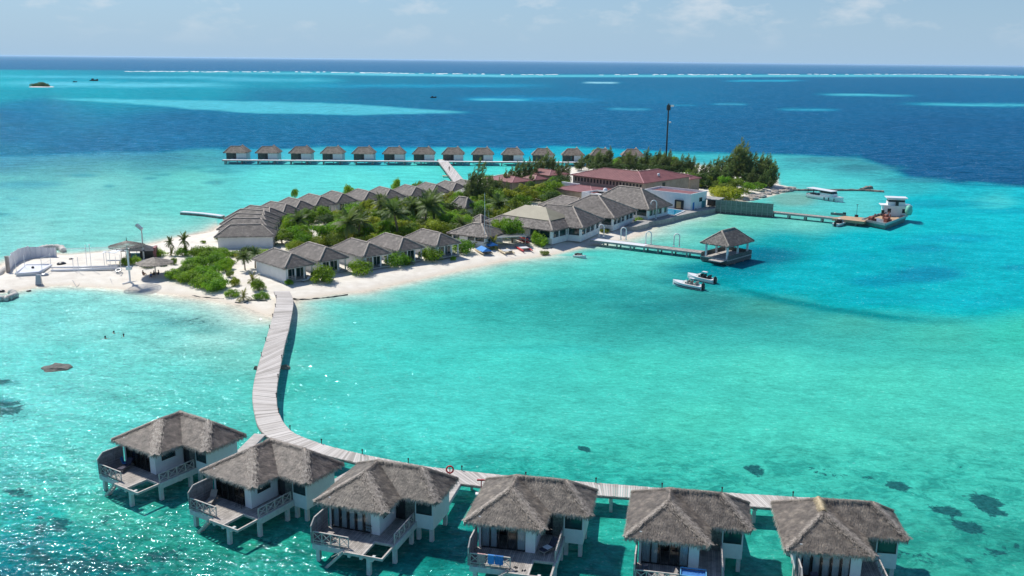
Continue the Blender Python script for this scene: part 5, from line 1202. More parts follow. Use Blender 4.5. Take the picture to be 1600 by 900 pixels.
for kind,px,py,sw,sh,l in [('obush',311,455,.0,0,''),('bush',352,424,1.3,1.6,'small green bush at the right end of the hedge, by the pale clearing'),('obush',359,432,1.0,1.3,'olive bush right of the clearing behind the hedge'),('bush',361,457,1.6,1.5,'low round bush near the water, left of the yellow palm on the spit'),('bush',404,450,1.7,2.3,'green bush just left of the boardwalk landing, upper one'),('bush',409,461,1.6,1.4,'green bush just left of the boardwalk landing, by the dark driftwood line'),('ybush',367,443,1.2,1.7,'yellow green shrub left of the yellow palm on the spit'),('bush',357,413,1.5,1.2,'green shrub behind the clearing, in front of the front cluster villa'),
 ('bush',364,401,1.8,1.2,'low shrub under the left part of the shaded end wall'),('ybush',374,404,1.6,1.3,'yellowish low shrub under the middle of the shaded end wall'),('dbush',388,402,2.2,2.4,'dark green shrub at the right of the shaded end wall'),('bush',412,400,2.6,1.4,'low green hedge piece behind the villa nearest the boardwalk'),('bush',399,405,1.6,1.2,'small green shrub between the end wall and the twin palms'),
 ('bush',246,400,2.3,1.8,'green bush behind the low thatched parasol'),('bush',285,400,1.7,2.,'green bush at the foot of the dark spiky saplings'),('ybush',305,398,1.5,1.,'low yellow shrub right of the dark spiky saplings'),('bush',271,413,.9,1.6,'tiny thin shrub right of the low thatched parasol'),('bush',196,414,1.2,2.0,'green shrub left of the tall parasol pole'),('bush',211,412,1.6,1.8,'green shrub right of the tall parasol pole'),('obush',231,417,1.4,.8,'dry low shrub under the low thatched parasol'),('obush',256,415,1.0,.7,'little dry shrub right under the low parasol rim'),
 ('obush',344,376,1.2,1.2,'small dry shrub at the left of the cluster villas'),('obush',318,379,.8,.7,'lone tiny shrub on bare sand left of the cluster villas')]:
    if l: plant(kind,px,py,sw,sh,l)
for px,py,s,l in [(380,462,2.9,'yellow young palm leaning on the spit beside the boardwalk landing'),(395,440,2.6,'pale young palm behind the green bush by the boardwalk landing')]: plant('youngpalm',px,py,s,s*1.15,l,'young palms on the sand')
for px,py,s,l in [(383,422,5.2,'left one of the twin short palms before the bare villa wall'),(399,419,5.,'right one of the twin short palms before the bare villa wall')]: plant('palm',px,py,s,s*.85,l,'twin short palms')
for px,py,h_,l in [(267,399,3.9,'left dark spiky sapling on the bare sand spit'),(289,399,5.0,'right taller dark spiky sapling on the bare sand spit')]:
    plant('palm',px,py,3.3,h_*1.05,l,'spiky saplings on the spit'); plant('youngpalm',px+1,py,2.2,h_*.75,l.replace('sapling','undergrowth'),'spiky saplings on the spit')
# palms inside the thicket
for px,py,s,l in [(540,386,9.5,'dark coconut palm above the roof of the second beach villa'),(559,378,8,'dark palm just right of the palm over the second villa'),(622,374,11,'big coconut palm with spreading fronds above the third and fourth beach villas'),(663,362,10.5,'dark dense palm left of the fifth villa ridge'),(679,358,11,'tallest dark palm mass behind the fifth beach villa'),(640,352,8,'palm crown deeper in the thicket behind the big coconut palm'),(600,338,7,'small palm crown under the lagoon row walls'),(785,352,9,'coconut palm beside the beige membrane roof'),(724,372,6,'pale palm behind the fifth beach villa, near the hut')]:
    plant('palm',px,py,s,s*.9,l,'coconut palms in the thicket')
for px,py,s,l in [(772,386,4.4,'yellow palm right before the water sports hut'),(744,384,3.6,'small yellow palm at the left end of the water sports hut'),(716,330,5,'pale feathery palm by the steep thatched roof')]: plant('youngpalm',px,py,s,s*1.05,l,'young palms on the sand')
# thicket in the middle of the island
rows=[(321,584,716,20),(328,540,728,22),(335,492,748,22),(342,462,770,24),(349,440,780,24),(356,434,768,25),(363,432,700,25),(370,434,705,26),(378,440,690,26),(386,470,600,26)]
kinds=['tree','ytree','otree','bush','dtree','otree','ybush','tree','ytree','obush','otree']
desc={'tree':'green leafy tree','ytree':'yellow green tree','otree':'olive green tree','bush':'bright green bush','dtree':'dark green tree','ybush':'yellow bush','obush':'olive bush'}
def zone(px,py):
    if px<520 and py<352: return 'in the thicket below the left lagoon villas'
    if px<520: return 'in the garden behind the first beach villas'
    if px<620: return 'in the thicket below the middle lagoon villas' if py<352 else 'behind the middle beach villas'
    if px<700: return 'in the thicket below the right lagoon villas' if py<352 else 'behind the fifth beach villa'
    return 'in the thicket left of the beige roof'
for ri,(py,xa,xb,st_) in enumerate(rows):
    x=xa+(ri%2)*8
    while x<=xb:
        qx=x+prnd.uniform(-7,7); qy=py+prnd.uniform(-3,3); p=gat(qx,qy); x+=st_
        if in_foot(p,1.2): continue
        if 476<qx<512 and 356<qy<376: continue
        k=prnd.choice(kinds)
        if 432<qx<475: k=prnd.choice(['bush','tree','tree'])
        if py>=378: k=prnd.choice(['ybush','ybush','obush','bush'])
        sc=prnd.uniform(2.6,3.7); h_=prnd.uniform(2.2,3.4) if 'tree' in k else prnd.uniform(2.0,3.6)
        if py<333: h_*=.75
        plant(k,0,0,sc,h_,desc[k]+' '+zone(qx,qy),'thicket plants: '+desc[k]+' '+zone(qx,qy),p=p)
for kind,px,py,sw,sh,l in [('ybush',455,392,1.6,1.8,'yellow bush right behind the ridge of the villa nearest the boardwalk'),('ybush',466,389,1.8,1.9,'second yellow bush behind the villa nearest the boardwalk'),('ybush',498,386,1.9,2.2,'yellow bush behind the ridge of the second beach villa'),('ybush',512,383,1.6,2,'golden bush at the gap behind the second beach villa'),('ybush',569,374,1.8,2.,'yellow shrub between middle and fourth villa roofs'),
 ('dtree',748,356,4.,3.6,'big green tree left of the flagpole behind the hut'),('tree',800,378,3.7,4.2,'large bright tree in front of the thatch skirt of the membrane hall'),('tree',782,372,3.,3.4,'green tree behind the water sports hut roof'),('bush',846,381,2.2,2.6,'green bush between the kayaks and the restaurant wall'),('tree',838,379,1.8,2.2,'leafy tree against the restaurant corner'),('obush',852,391,1.2,1.,'small scrub at the foot of the restaurant wall'),
 ('ytree',800,322,4.2,3.4,'yellow green tree left above the beige membrane roof'),('ytree',822,317,4.2,3.6,'yellow green tree in the middle above the beige membrane roof'),('ytree',845,311,4.4,3.8,'yellow green tree right above the beige membrane roof'),('tree',862,312,3.6,4.,'green tree with bare twigs at the dark thatched roof'),('tree',780,322,4.4,3.2,'green tree below the dark casuarinas'),('otree',760,328,4.4,3.,'olive tree right of the steep thatched roof'),('tree',745,338,4.,3.,'green tree before the steep thatched roof'),
 ('dtree',770,306,4.,3.4,'dark tree at the foot of the casuarinas'),('dtree',800,302,4.,3.,'dark tree under the pinkish roofs'),('otree',822,302,3.6,2.6,'olive tree under the pinkish roofs'),('dtree',870,298,4.,3.6,'dark tree left of the low red roof'),('tree',882,300,2.4,2.6,'bright tree beside the pale blue grey wall'),('tree',965,303,2.6,3.4,'small tree standing before the row of dark windows'),('bush',985,300,2.2,2.,'low bushes by the wall under the dark windows'),
 ('bush',998,345,1.4,1.8,'little green shrub between the bar hall and the tallest arch'),('obush',944,360,1.8,.8,'dry yellow scrub on the small beach by the first arch'),('ybush',1122,306,4.,3.4,'yellow bush left part, behind the slatted fence'),('ybush',1138,310,5.2,4.6,'large golden yellow bush behind the slatted fence'),('ytree',1155,306,3.4,2.6,'yellow green bush near the rocky shore'),('tree',1168,299,3.2,2.4,'green tree above the rocky shore, left'),('tree',1184,296,3.2,2.4,'green tree above the rocky shore, right'),('otree',1150,296,4.,3.,'olive tree behind the golden bush'),('dtree',1095,293,4.2,3.6,'dark tree right of the small red annexe'),('dtree',1120,292,4.4,3.6,'dark tree behind the golden bush'),('dtree',1190,290,4.2,3.2,'dark tree at the tip of the casuarina grove'),('dtree',1165,289,4.2,3.2,'dark tree inside the right casuarina grove'),('dtree',1140,286,4.2,3.2,'dark round tree inside the grove centre'),('dtree',1203,293,2.8,2.2,'low dark tree at the rocky tip'),
 ('tree',1010,262,4.2,3.,'green tree peeking over the big red roof ridge'),('tree',1050,264,4.2,3.,'green tree behind the right wing of the big red roof'),('tree',1075,268,4.,2.8,'green tree behind the small red annexe'),('ytree',1062,267,3.2,2.4,'yellow green tree near the mast foot')]:
    plant(kind,px,py,sw,sh,l)
for fx,fy,n_,sx_,z_ in [(800,295,16,70,'around the pinkish roofs'),(1110,291,16,80,'in the grove behind the golden bush'),(990,262,20,150,'behind the big red roof'),(835,300,14,90,'below the pinkish roofs'),(745,330,10,60,'around the steep thatched roof'),(815,318,16,110,'behind the beige membrane roof'),(870,300,10,50,'left of the low red roof'),(735,360,10,80,'behind the water sports hut')]:
    for j in range(n_):
        qx=fx+prnd.uniform(-.5,.5)*sx_; qy=fy+prnd.uniform(-7,7)-(5 if fx==990 else 0)+(qx-990)*.05*(fx==990); p=gat(qx,qy)
        if in_foot(p,1.): continue
        k=prnd.choice(['dtree','otree','tree','tree','obush']); plant(k,0,0,prnd.uniform(2.8,4.),prnd.uniform(2.2,3.4),desc[k]+' '+z_,'thicket plants: '+desc[k]+' '+z_,p=p)
for fx,fy,n_,sx_,sy_,z_ in [(600,372,16,230,10,'right behind the beach villas'),(560,350,16,240,12,'in the middle of the thicket'),(780,350,10,60,20,'beside the membrane roof'),(455,375,8,50,14,'at the left end of the thicket')]:
    for j in range(n_):
        qx=fx+prnd.uniform(-.5,.5)*sx_; qy=fy+prnd.uniform(-.5,.5)*sy_-(qx-fx)*.04; p=gat(qx,qy)
        if in_foot(p,.6) or (472<qx<515 and 356<qy<378): continue
        k=prnd.choice(['tree','ytree','ybush','bush','otree','tree','palm']); hh=prnd.uniform(2.4,3.6) if k!='palm' else prnd.uniform(5.5,7.5); plant(k,0,0,prnd.uniform(2.6,3.6) if k!='palm' else hh*1.05,hh,(desc[k] if k!='palm' else 'grey green coconut palm')+' '+z_,'thicket plants: '+k+' '+z_,p=p)
# casuarinas
cas=[(735,323,13,'left flank casuarina of the tall dark pair near the link walkway'),(744,322,16.5,'tallest dark casuarina near the link walkway'),(752,320,11,'right flank casuarina of the tall dark pair near the link walkway'),(765,314,9,'shorter casuarina right of the tall dark pair'),(727,320,8,'short casuarina left of the tall dark pair')]
for px,py,h_,l in cas: plant('casuarina',px,py,h_*.72,h_*.76,l,'casuarinas near the link walkway')
k=0
for px,py,h_ in [(778,306,9),(788,302,11),(797,300,13),(806,297,14),(815,295,14.5),(824,293,13),(833,291,13.5),(842,289,15),(851,288,15.5),(860,287,14.5),(868,286,13.5),(876,287,13),(884,288,11),(812,303,10),(828,300,9),(870,294,10),(790,308,8)]:
    h_*=.60*prnd.uniform(.85,1.15)
    plant('casuarina',px,py,h_*1.0,h_,'wispy casuarina of the group left of the big red roof','casuarina group left of the big red roof')
for px in range(908,1086,9):
    h_=prnd.uniform(4.2,8.2); py=264+(px-908)*.05+prnd.uniform(-2.5,2.5); plant('casuarina',px+prnd.uniform(-3,3),py,h_*1.2,h_,'feathery casuarina in the belt behind the red roof','casuarina belt behind the big red roof')
for px in range(912,1080,14):
    plant('dtree',px+prnd.uniform(-4,4),266+(px-908)*.05,3.6,2.4,'low dark tree in the belt behind the red roof','dark trees behind the big red roof')
for px,py,h_ in [(1085,285,10),(1096,286,11),(1106,284,10),(1115,288,12),(1125,284,13),(1134,288,13),(1142,283,15),(1150,286,18),(1157,284,16),(1166,288,14.5),(1174,284,13),(1182,288,14),(1190,285,14.5),(1197,288,13.5),(1204,290,11),(1110,292,9),(1130,293,9),(1172,292,9),(1190,294,8.5),(1205,291,12)]:
    h_*=.70*prnd.uniform(.82,1.12)
    plant('casuarina',px,py,h_*1.15,h_,'dense casuarina in the grove at the right tip','casuarina grove at the right end')
plant('tree',1,1,1.1,2.0,'lone small tree poking up behind the lagoon row, between two roofs',p=Vector((at(461,322,3).x,at(461,322,3).y,4.2))) if False else plant('tree',0,0,1.5,2.6,'lone small tree poking up behind the lagoon row, between two roofs',p=at(461,313.5,.9))
for px,py,l in [(545,309,'green tree growing between two lagoon roofs, left one'),(620,299,'green tree growing between two lagoon roofs, middle one'),(655,299,'green tree growing between two lagoon roofs, right one')]:
    plant('tree',0,0,2.3,3.9,l,p=gat(px,py+7))
# grass tuft on the roof
# ------------------------------------------------------------------ rocks and driftwood
def rock(px,py,w_,h_,label,z=0,d=None,m=None):
    rr=random.Random(int(px*7)); me=MB(); n=12; 
    pr=[]
    bm=bmesh.new(); bmesh.ops.create_icosphere(bm,subdivisions=3,radius=1)
    for v in bm.verts:
        q=v.co; f=1+.35*(mnoise.noise(q*1.7+Vector((px,0,0))))+.15*mnoise.noise(q*5); v.co=Vector((q.x*f*w_,q.y*f*(d or w_*.6),q.z*f*h_))
    mesh=bpy.data.meshes.new('reef_rock'); bm.to_mesh(mesh); bm.free(); mesh.materials.append(m or M_rock)
    o=bpy.data.objects.new('reef_rock',mesh); COL.objects.link(o); o.location=at(px,py,z); tag(o,label,'rock'); return o
M_rockd=mat('dark_wet_rock',(.05,.055,.05),(.17,.165,.14),1.5,.8,.9,4)
rock(90,575,1.9,.42,'flat dark rock breaking the surface alone in the left bay',m=M_rockd,d=1.6)
rock(446,576,.8,.5,'pale rock in the water touching the right edge of the boardwalk')
rock(401,577,.45,.4,'small dark rock peeking at the left edge of the boardwalk',m=M_rockd)
rr=random.Random(4)
for k in range(46):
    t_=rr.random(); px=1158+t_*82; py=313-t_*18+rr.uniform(-5,2)*(1-t_*.7); o=rock(px,py,rr.uniform(.7,1.7),rr.uniform(.3,.6),'pale grey boulder on the rocky right shore',z=.35,m=mat('pale_coral_rock',(.36,.31,.26),(.60,.55,.48),.8,.9,.9,3)); o['group']='boulders on the rocky shore'
def drift(pts,label,r_=.14):
    W=cr([gat(px,py)+Vector((0,0,.05)) for px,py in pts],5); c=W[0].copy(); t=thing('driftwood_line',label,'driftwood',c); m=MB(); q=random.Random(len(label)); m.tube([w_-c+Vector((q.uniform(-.12,.12),q.uniform(-.12,.12),q.uniform(-.04,.06))) for w_ in W],[r_*q.uniform(.4,1.4) for _ in W],5); m.build('branch',M_rockd,t)
drift([(458,460),(475,459),(500,457),(520,455),(543,452)],'long dark driftwood line on the sand right of the boardwalk')
drift([(366,464),(380,465),(395,463),(418,465)],'dark seaweed and driftwood line under the spit palms',.2)
drift([(300,453),(312,455),(330,457),(350,459)],'thin broken driftwood line in front of the hedge',.1)
drift([(848,385),(856,384),(864,382)],'short branch lying on sand before the restaurant wall',.12)
# islet and far boats
p=at(65,136,0); t=thing('wooded_islet','small dark wooded islet far away at the left edge','islet',p)
m=MB(); m.lathe([(0,1.2),(13,.9),(15.5,.2),(17,-.5)],24); m.build('shore',ms,t)
lob=[((rr.uniform(-11,11),rr.uniform(-5,5),rr.uniform(1.5,3.8)*1.),rr.uniform(2.5,4.),.8) for _ in range(26)]
lob=[((c[0],c[1],c[2]*(1.35-abs(c[0])/13)),r_,s_) for c,r_,s_ in lob]
leafmesh(lob,5200,.95,rr).raw('foliage',M_leaf_d,t)
# ------------------------------------------------------------------ boats
def hull_mesh(L_,W,H,draft=.35,n=14,flare=.8,bowrise=.35,stern=.85):
    """closed hull, bow towards +x, deck sheer line on top"""
    sec=[]; 
    for i in range(n+1):
        t=i/n; x=-L_/2+L_*t; wd=W/2*(stern+(1-stern)*math.sin(min(1,t*2)*PI/2))*(1-max(0,(t-.55)/.45)**2.2); wd=max(wd,.02); zt=H+bowrise*H*t**3; zb=-draft*(1-max(0,(t-.7)/.3)**2*.9)
        sec.append([(x,0,zb),(x,wd*flare*.75,zb*.35+.02),(x,wd*.98,zt*.55),(x,wd,zt)])
    vs=[];
    for s in sec:
        vs+= [s[3],s[2],s[1],s[0],(s[1][0],-s[1][1],s[1][2]),(s[2][0],-s[2][1],s[2][2]),(s[3][0],-s[3][1],s[3][2])]
    m=7; fs=[(i*m+j,i*m+j+1,(i+1)*m+j+1,(i+1)*m+j) for i in range(n) for j in range(m-1)]
    fs+= [tuple(range(m)),tuple(n*m+j for j in range(m))[::-1]]
    return vs,fs,sec
def deckmesh(sec,z_off=0.,a=0,b_=None,inset=0.):
    S=sec[a:b_]; vs=[];
    for s in S: w_=max(.01,s[3][1]-inset); vs+= [(s[3][0],w_,s[3][2]+z_off),(s[3][0],-w_,s[3][2]+z_off)]
    return vs,[(2*i,2*i+1,2*i+3,2*i+2) for i in range(len(S)-1)]
def speedboat(px,py,ang,L_,label,navy=True):
    t=thing('speedboat',label,'boat',at(px,py,0),ang,'open speedboats moored in the lagoon')
    vs,fs,sec=hull_mesh(L_,2.2,.8); m=MB(); m.add(vs,fs); h=m.build('hull',M_wht,t,smooth=False)
    v2,f2=deckmesh(sec,.012); m=MB(); m.add(v2,f2); m.raw('deck',M_wht,t)
    m=MB(); 
    for s in (-1,1): m.tube([(q[2][0],s*(q[2][1]+.012),q[2][2]-.08) for q in sec[:-1]],.10 if navy else .05,6)
    m.build('hull_stripe',mat('navy_paint',(.01,.015,.04),(.02,.03,.06),2,.3) if navy else M_metal,h)
    m=MB(); m.box(-L_*.36,L_*.12,-.72,.72,.80,.86); m.build('cockpit',M_dark if not navy else M_beigec,t)
    for x in (-L_*.28,-L_*.1,.0): m=MB(); m.box(x-.25,x+.25,-.6,.6,.86,1.15); m.box(x-.3,x-.2,-.6,.6,1.151,1.5); m.build('seat',M_beigec if navy else M_black,t)
    m=MB(); m.add([(L_*.14,-.8,.86),(L_*.14,.8,.86),(L_*.06,.7,1.42),(L_*.06,-.7,1.42)],[(0,1,2,3)]); m.raw('windscreen',M_glass,t)
    m=MB(); m.box(-L_/2-.35,-L_/2+.1,-.28,.28,.1,1.25); m.lathe([(.0,1.5),(.22,1.4),(.26,1.1)],8,(-L_/2-.12,0,0)); m.build('outboard_motor',M_black,t)
    m=MB(); m.tube([(-L_*.05,-.8,.9),(-L_*.1,-.8,1.9),(-L_*.1,.8,1.9),(-L_*.05,.8,.9)],.03,5); m.box(-L_*.22,-L_*.05,-.3,.3,1.93,1.98); m.build('bimini',M_wht,t)
    return t
def bang(x0,y0,x1,y1):
    a=at(x0,y0,0);b_=at(x1,y1,0); return math.atan2((b_-a).y,(b_-a).x),(b_-a).length
a_,l_=bang(1100,454,1049,444); speedboat(1074,449,a_,6.6,'nearer open speedboat with cream cockpit and dark navy hull stripe')
a_,l_=bang(1119,444,1070,433); speedboat(1095,438.5,a_,6.6,'farther open speedboat with dark cockpit and black outboard',False)
a_,l_=bang(1301,355.5,1328,347); speedboat(1312,352,a_,6.2,'small white boat nudging the side of the service jetty',False)['group']='small open boats at the jetty'
# jet ski
a_,l_=bang(897,401,917,404); t=thing('jet_ski','white jet ski with dark seat floating close to the beach','jet ski',at(906,402.5,0),a_)
vs,fs,sec=hull_mesh(3.2,1.15,.42,.2,bowrise=.9); m=MB(); m.add(vs,fs); m.build('hull',M_wht,t); m=MB(); m.tube([(-1.3,0,.6),(-.6,0,.78),(.1,0,.8),(.5,0,.9)],[.2,.24,.22,.15],8); m.build('seat',M_black,t); m=MB(); m.bar((.45,-.38,1.05),(.45,.38,1.05),.06); m.bar((.6,0,.5),(.45,0,1.05),.1); m.build('handlebar',M_black,t); m=MB(); v2,f2=deckmesh(sec,.01); m.add(v2,f2); m.raw('deck',M_wht,t)
# second tiny dark boat behind jetty
a_,l_=bang(1299,335.8,1320,337.6); t=thing('dinghy','dark narrow dinghy tied behind the service jetty','boat',at(1310,336,0),a_); vs,fs,sec=hull_mesh(4.2,1.3,.5); m=MB(); m.add(vs,fs); m.build('hull',M_wood,t); m=MB(); m.box(1.2,2.,-.3,.3,.5,.9); m.build('motor',M_black,t); m=MB(); m.box(-1.2,-.9,-.6,.6,.52,.6); m.build('thwart',M_rail,t)
# cruiser
a_,l_=bang(1264,308,1315,316); t=thing('motor_cruiser','white cruiser with long flat canopy roof anchored behind the service jetty','boat',at(1290,312.5,0),a_)
vs,fs,sec=hull_mesh(13.4,3.2,1.35,.5,bowrise=.25); m=MB(); m.add(vs,fs); m.build('hull',M_wht,t); v2,f2=deckmesh(sec,.012); m=MB(); m.add(v2,f2); m.raw('deck',M_wht,t)
m=MB(); m.slab([(-6.6,-1.7,3.3),(3.1,-1.6,3.15),(3.1,1.6,3.15),(-6.6,1.7,3.3)],.14); m.build('canopy',M_wht,t)
for x in (-6,-3.9,-1.6):
    for y in (-1.4,1.4): m=MB(); m.tube([(x,y,1.3),(x,y,3.2)],.07,6); m.build('stanchion',M_dark,t)
m=MB(); m.box(-1.4,3.4,-1.25,1.25,1.4,2.3); c=m.build('cabin',M_wht,t); m=MB(); m.box(-1.42,3.0,-1.27,1.27,2.302,3.0); m.build('window',M_dark,c); m=MB(); m.add([(3.42,-1.2,2.3),(3.42,1.2,2.3),(2.9,1.1,3.05),(2.9,-1.1,3.05)],[(0,1,2,3)]); m.raw('windscreen',MG_dark,c)
m=MB(); m.box(-5.8,-2.4,-.9,.9,1.38,1.8); m.build('bench',M_dark,t); m=MB(); m.box(-7.1,-6.6,-.9,.9,.2,1.5); m.build('outboard_motor',M_black,t)
for x in (.6,2.3,4.4): m=MB(); m.tube([(x,-1.62,.2),(x,-1.62,1.1)],.15,7); m.build('fender',M_dark,t)
# landing barge
W=[at(1346,346.5,1.),at(1383,354,1.),at(1416,341.5,1.),at(1381,335.5,1.)]; c=sum(W,Vector())/4; c.z=0
a_=math.atan2((W[2]-W[1]).y,(W[2]-W[1]).x)
t=thing('landing_barge','grey green landing barge with white wheelhouse moored at the jetty head','barge',c); 
P2=[(q.x-c.x,q.y-c.y) for q in W]; m=MB(); 
n=4; vs=[(x*.86,y*.86,-.6) for x,y in P2]+[(x,y,1.25) for x,y in P2]; m.add(vs,[(3,2,1,0),(4,5,6,7)]+[(i,(i+1)%n,n+(i+1)%n,n+i) for i in range(n)]); hb=m.build('hull',mat('grey_green_hull',(.10,.20,.18),(.18,.30,.27),1,.6),t)
for i in range(4):
    m=MB(); a=Vector((*P2[i],1.55));b_=Vector((*P2[(i+1)%4],1.55)); m.bar(a*.985,b_*.985,.22,.6); m.build('bulwark',M_metal,hb)
m=MB(); m.add([(x*.93,y*.93,1.27) for x,y in P2],[(0,1,2,3)]); m.raw('deck',M_orange,t)
m=MB(); m.add([(P2[0][0]*.9,P2[0][1]*.9,1.29),(P2[1][0]*.9,P2[1][1]*.9,1.29),(P2[1][0]*.3+P2[2][0]*.2,P2[1][1]*.3+P2[2][1]*.2,1.29),(P2[0][0]*.3+P2[3][0]*.3,P2[0][1]*.3+P2[3][1]*.3,1.29)],[(0,1,2,3)]); m.raw('steel_plate',M_metal,t)
wp=at(1400,338,1.3)-c; wa=rad(-12); M=Matrix.Translation(wp)@Matrix.Rotation(wa,4,'Z')
m=MB(); m.box(-3.4,3.0,-.2,3.6,0,2.9,M); wh=m.build('wheelhouse',M_white,t)
m=MB(); m.box(-2.4,2.1,.3,3.2,2.9,3.9,M); m.box(-2.4,2.1,.3,3.2,4.45,4.9,M); m.build('bridge',M_wht,wh); m=MB(); m.box(-2.3,2.0,.4,3.1,3.9,4.45,M); m.build('window',M_dark,wh)
m=MB(); m.box(-2.9,2.6,-.1,3.6,4.9,5.1,M); m.build('roof',M_wht,wh)
m=MB(); m.box(-4.3,-2.4,-.5,3.4,2.91,3.05,M); m.box(2.1,3.9,-.5,3.4,2.91,3.05,M); m.build('wing_deck',M_wht,wh)
m=MB(); m.box(-.5,.3,-.26,-.2,2.91,4.3,M); m.build('door',M_dark,wh)
for x in (-2.4,1.4): m=MB(); m.box(x,x+.9,-.25,-.2,1.,2.1,M); m.build('window',M_dark,wh)
m=MB(); m.box(-3.9,-3.3,-.6,.6,0,1.6,M); m.build('locker',M_dark,wh)
q=at(1420,330,3.2)-c; m=MB(); m.lathe([(0,-1.2),(.7,-1.0),(1.,0),(.7,1.4),(0,1.7)],12,q); m.build('green_float',mat('mint_float',(.15,.55,.40),(.25,.68,.5),1,.5),t,smooth=True)
for px,py,l in [(1363,345.5,'rusty brown winch standing at the barge bow'),(1385,342,'rusty brown crane base in the middle of the barge deck'),(1387,347,'rusty brown machine at the near edge of the barge deck')]:
    p=at(px,py,1.3); t=thing('rusty_machine',l,'machine',p,rad(20),'rusty machines on the barge'); m=MB(); m.box(-.9,.8,-.6,.6,0,.7); m.build('bed',M_brown,t); m=MB(); m.tube([(-.4,-.7,.9),(-.4,.7,.9)],.45,10); m.build('drum',M_brown,t); m=MB(); m.bar((.4,0,.6),(1.0,.3,1.9),.25); m.build('arm',M_brown,t)
p=at(1384,341,1.3); t=thing('crane_boom','long dark boom lying from the barge deck to the jetty','boom',p); m=MB(); q=at(1356,343.5,1.7)-p; m.bar((0,0,1.6),q,.18,.22); m.build('boom',M_dark,t)
# far little boats
for px,py,l,s in [(147,126.5,'tiny dark boat near the horizon right of the wooded islet',14.),(677,153,'tiny dark boat alone on the deep blue water',7.),(117,128.5,'faint low boat between the islet and the tiny dark boat',7)]:
    t=thing('distant_boat',l,'boat',at(px,py,0),rad(5)); vs,fs,sec=hull_mesh(s,s*.22,s*.12,.4,bowrise=1.4); m=MB(); m.add(vs,fs); m.build('hull',M_dark,t); m=MB(); m.box(-s*.3,0,-s*.07,s*.07,s*.12,s*.3); m.build('cabin',M_dark,t)
# ------------------------------------------------------------------ water sports beach
def kayak(px,py,px2,py2,label,m_,L_=4.2,w_=.75,name='kayak',z=.0):
    a=gat(px,py);b_=gat(px2,py2); ang=math.atan2((b_-a).y,(b_-a).x); c=(a+b_)/2; c.z+=.15+z; t=thing(name,label,'kayak',c,ang)
    m=MB(); n=10; m.tube([(-L_/2+L_*i/n,0,.1*abs(i/n-.5)*2) for i in range(n+1)],[max(.03,w_/2*math.sin(PI*(i+.25)/(n+.5))**.6) for i in range(n+1)],8); o=m.build('hull',m_,t,smooth=True); o.scale=(1,1,.6)
    m=MB(); m.box(-.5,.4,-.2,.2,.14,.25); m.build('cockpit',M_dark,t); return t
def catamaran(px,py,px2,py2,label,m_,L_=5.0,cover=None):
    a=gat(px,py);b_=gat(px2,py2); ang=math.atan2((b_-a).y,(b_-a).x); c=(a+b_)/2; t=thing('catamaran',label,'catamaran',c,ang)
    for y in (-1.05,1.05):
        m=MB(); n=10; m.tube([(-L_/2+L_*i/n,y,.35+.12*(i/n)**3) for i in range(n+1)],[max(.04,.24*math.sin(PI*(i+.6)/(n+.9))**.5) for i in range(n+1)],8); m.build('float',m_,t,smooth=True)
    for x in (-1.1,.9): m=MB(); m.bar((x,-1.05,.62),(x,1.05,.62),.1); m.build('crossbeam',M_metal,t)
    m=MB(); m.box(-1.05,.85,-.95,.95,.60,.64); m.build('trampoline',M_wht if not cover else M_metal,t)
    if cover: m=MB(); m.add([(-2.4,-1.2,.75),(1.6,-1.2,.75),(1.6,1.2,.75),(-2.4,1.2,.75),(-2.0,0,1.45),(1.2,0,1.45)],[(0,1,5,4),(1,2,5),(2,3,4,5),(3,0,4)]); m.build('cover',cover,t)
    return t
M_yel=mat('cream_gelcoat',(.62,.50,.30),(.75,.62,.42),1,.4)
catamaran(766,397,745,387,'beach catamaran with blue cover, nearest the round bush',M_yel,5.6,M_blueb)
catamaran(799,395,783,387,'beach catamaran with cream floats right of the blue covered one',M_yel,5.)
catamaran(772,388,757,382,'grey blue catamaran half hidden behind the blue cover',M_metal,4.6,M_blueb)
catamaran(827,391,810,383,'red and white beach catamaran before the awning',M_redp,5.2)
kayak(830,384,816,377,'yellowish kayak lying right of the red catamaran',M_yel); kayak(812,371,826,375,'white topped kayak stacked above the red ones',M_wht,z=1.1)
kayak(811,374.5,825,378.5,'upper red kayak on the rack beside the awning',M_redp,z=.75); kayak(812,377,825,380,'lower red kayak on the rack beside the awning',M_redp,z=.3); kayak(822,374,833,378,'dark blue kayak at the right of the red kayak stack',M_blue,z=.5)
p=gat(757,386); t=thing('flagpole','very tall thin pale flagpole rising beside the water sports hut','flagpole',p); m=MB(); m.tube([(0,0,-.2),(0,0,12.5)],[.07,.04],6); m.build('pole',M_wht,t); m=MB(); m.tube([(0,0,10.5),(.9,-.1,0)],.018,4); m.build('stay',M_wht,t)
p=gat(768,386); t=thing('beach_mast','thin leaning mast with a stay next to the flagpole','mast',p); m=MB(); m.tube([(0,0,-.1),(-.8,.2,8.6)],[.06,.03],6); m.build('mast',M_metal,t); m=MB(); m.tube([(-.7,.2,7.6),(1.2,0,.2)],.015,4); m.build('stay',M_metal,t)
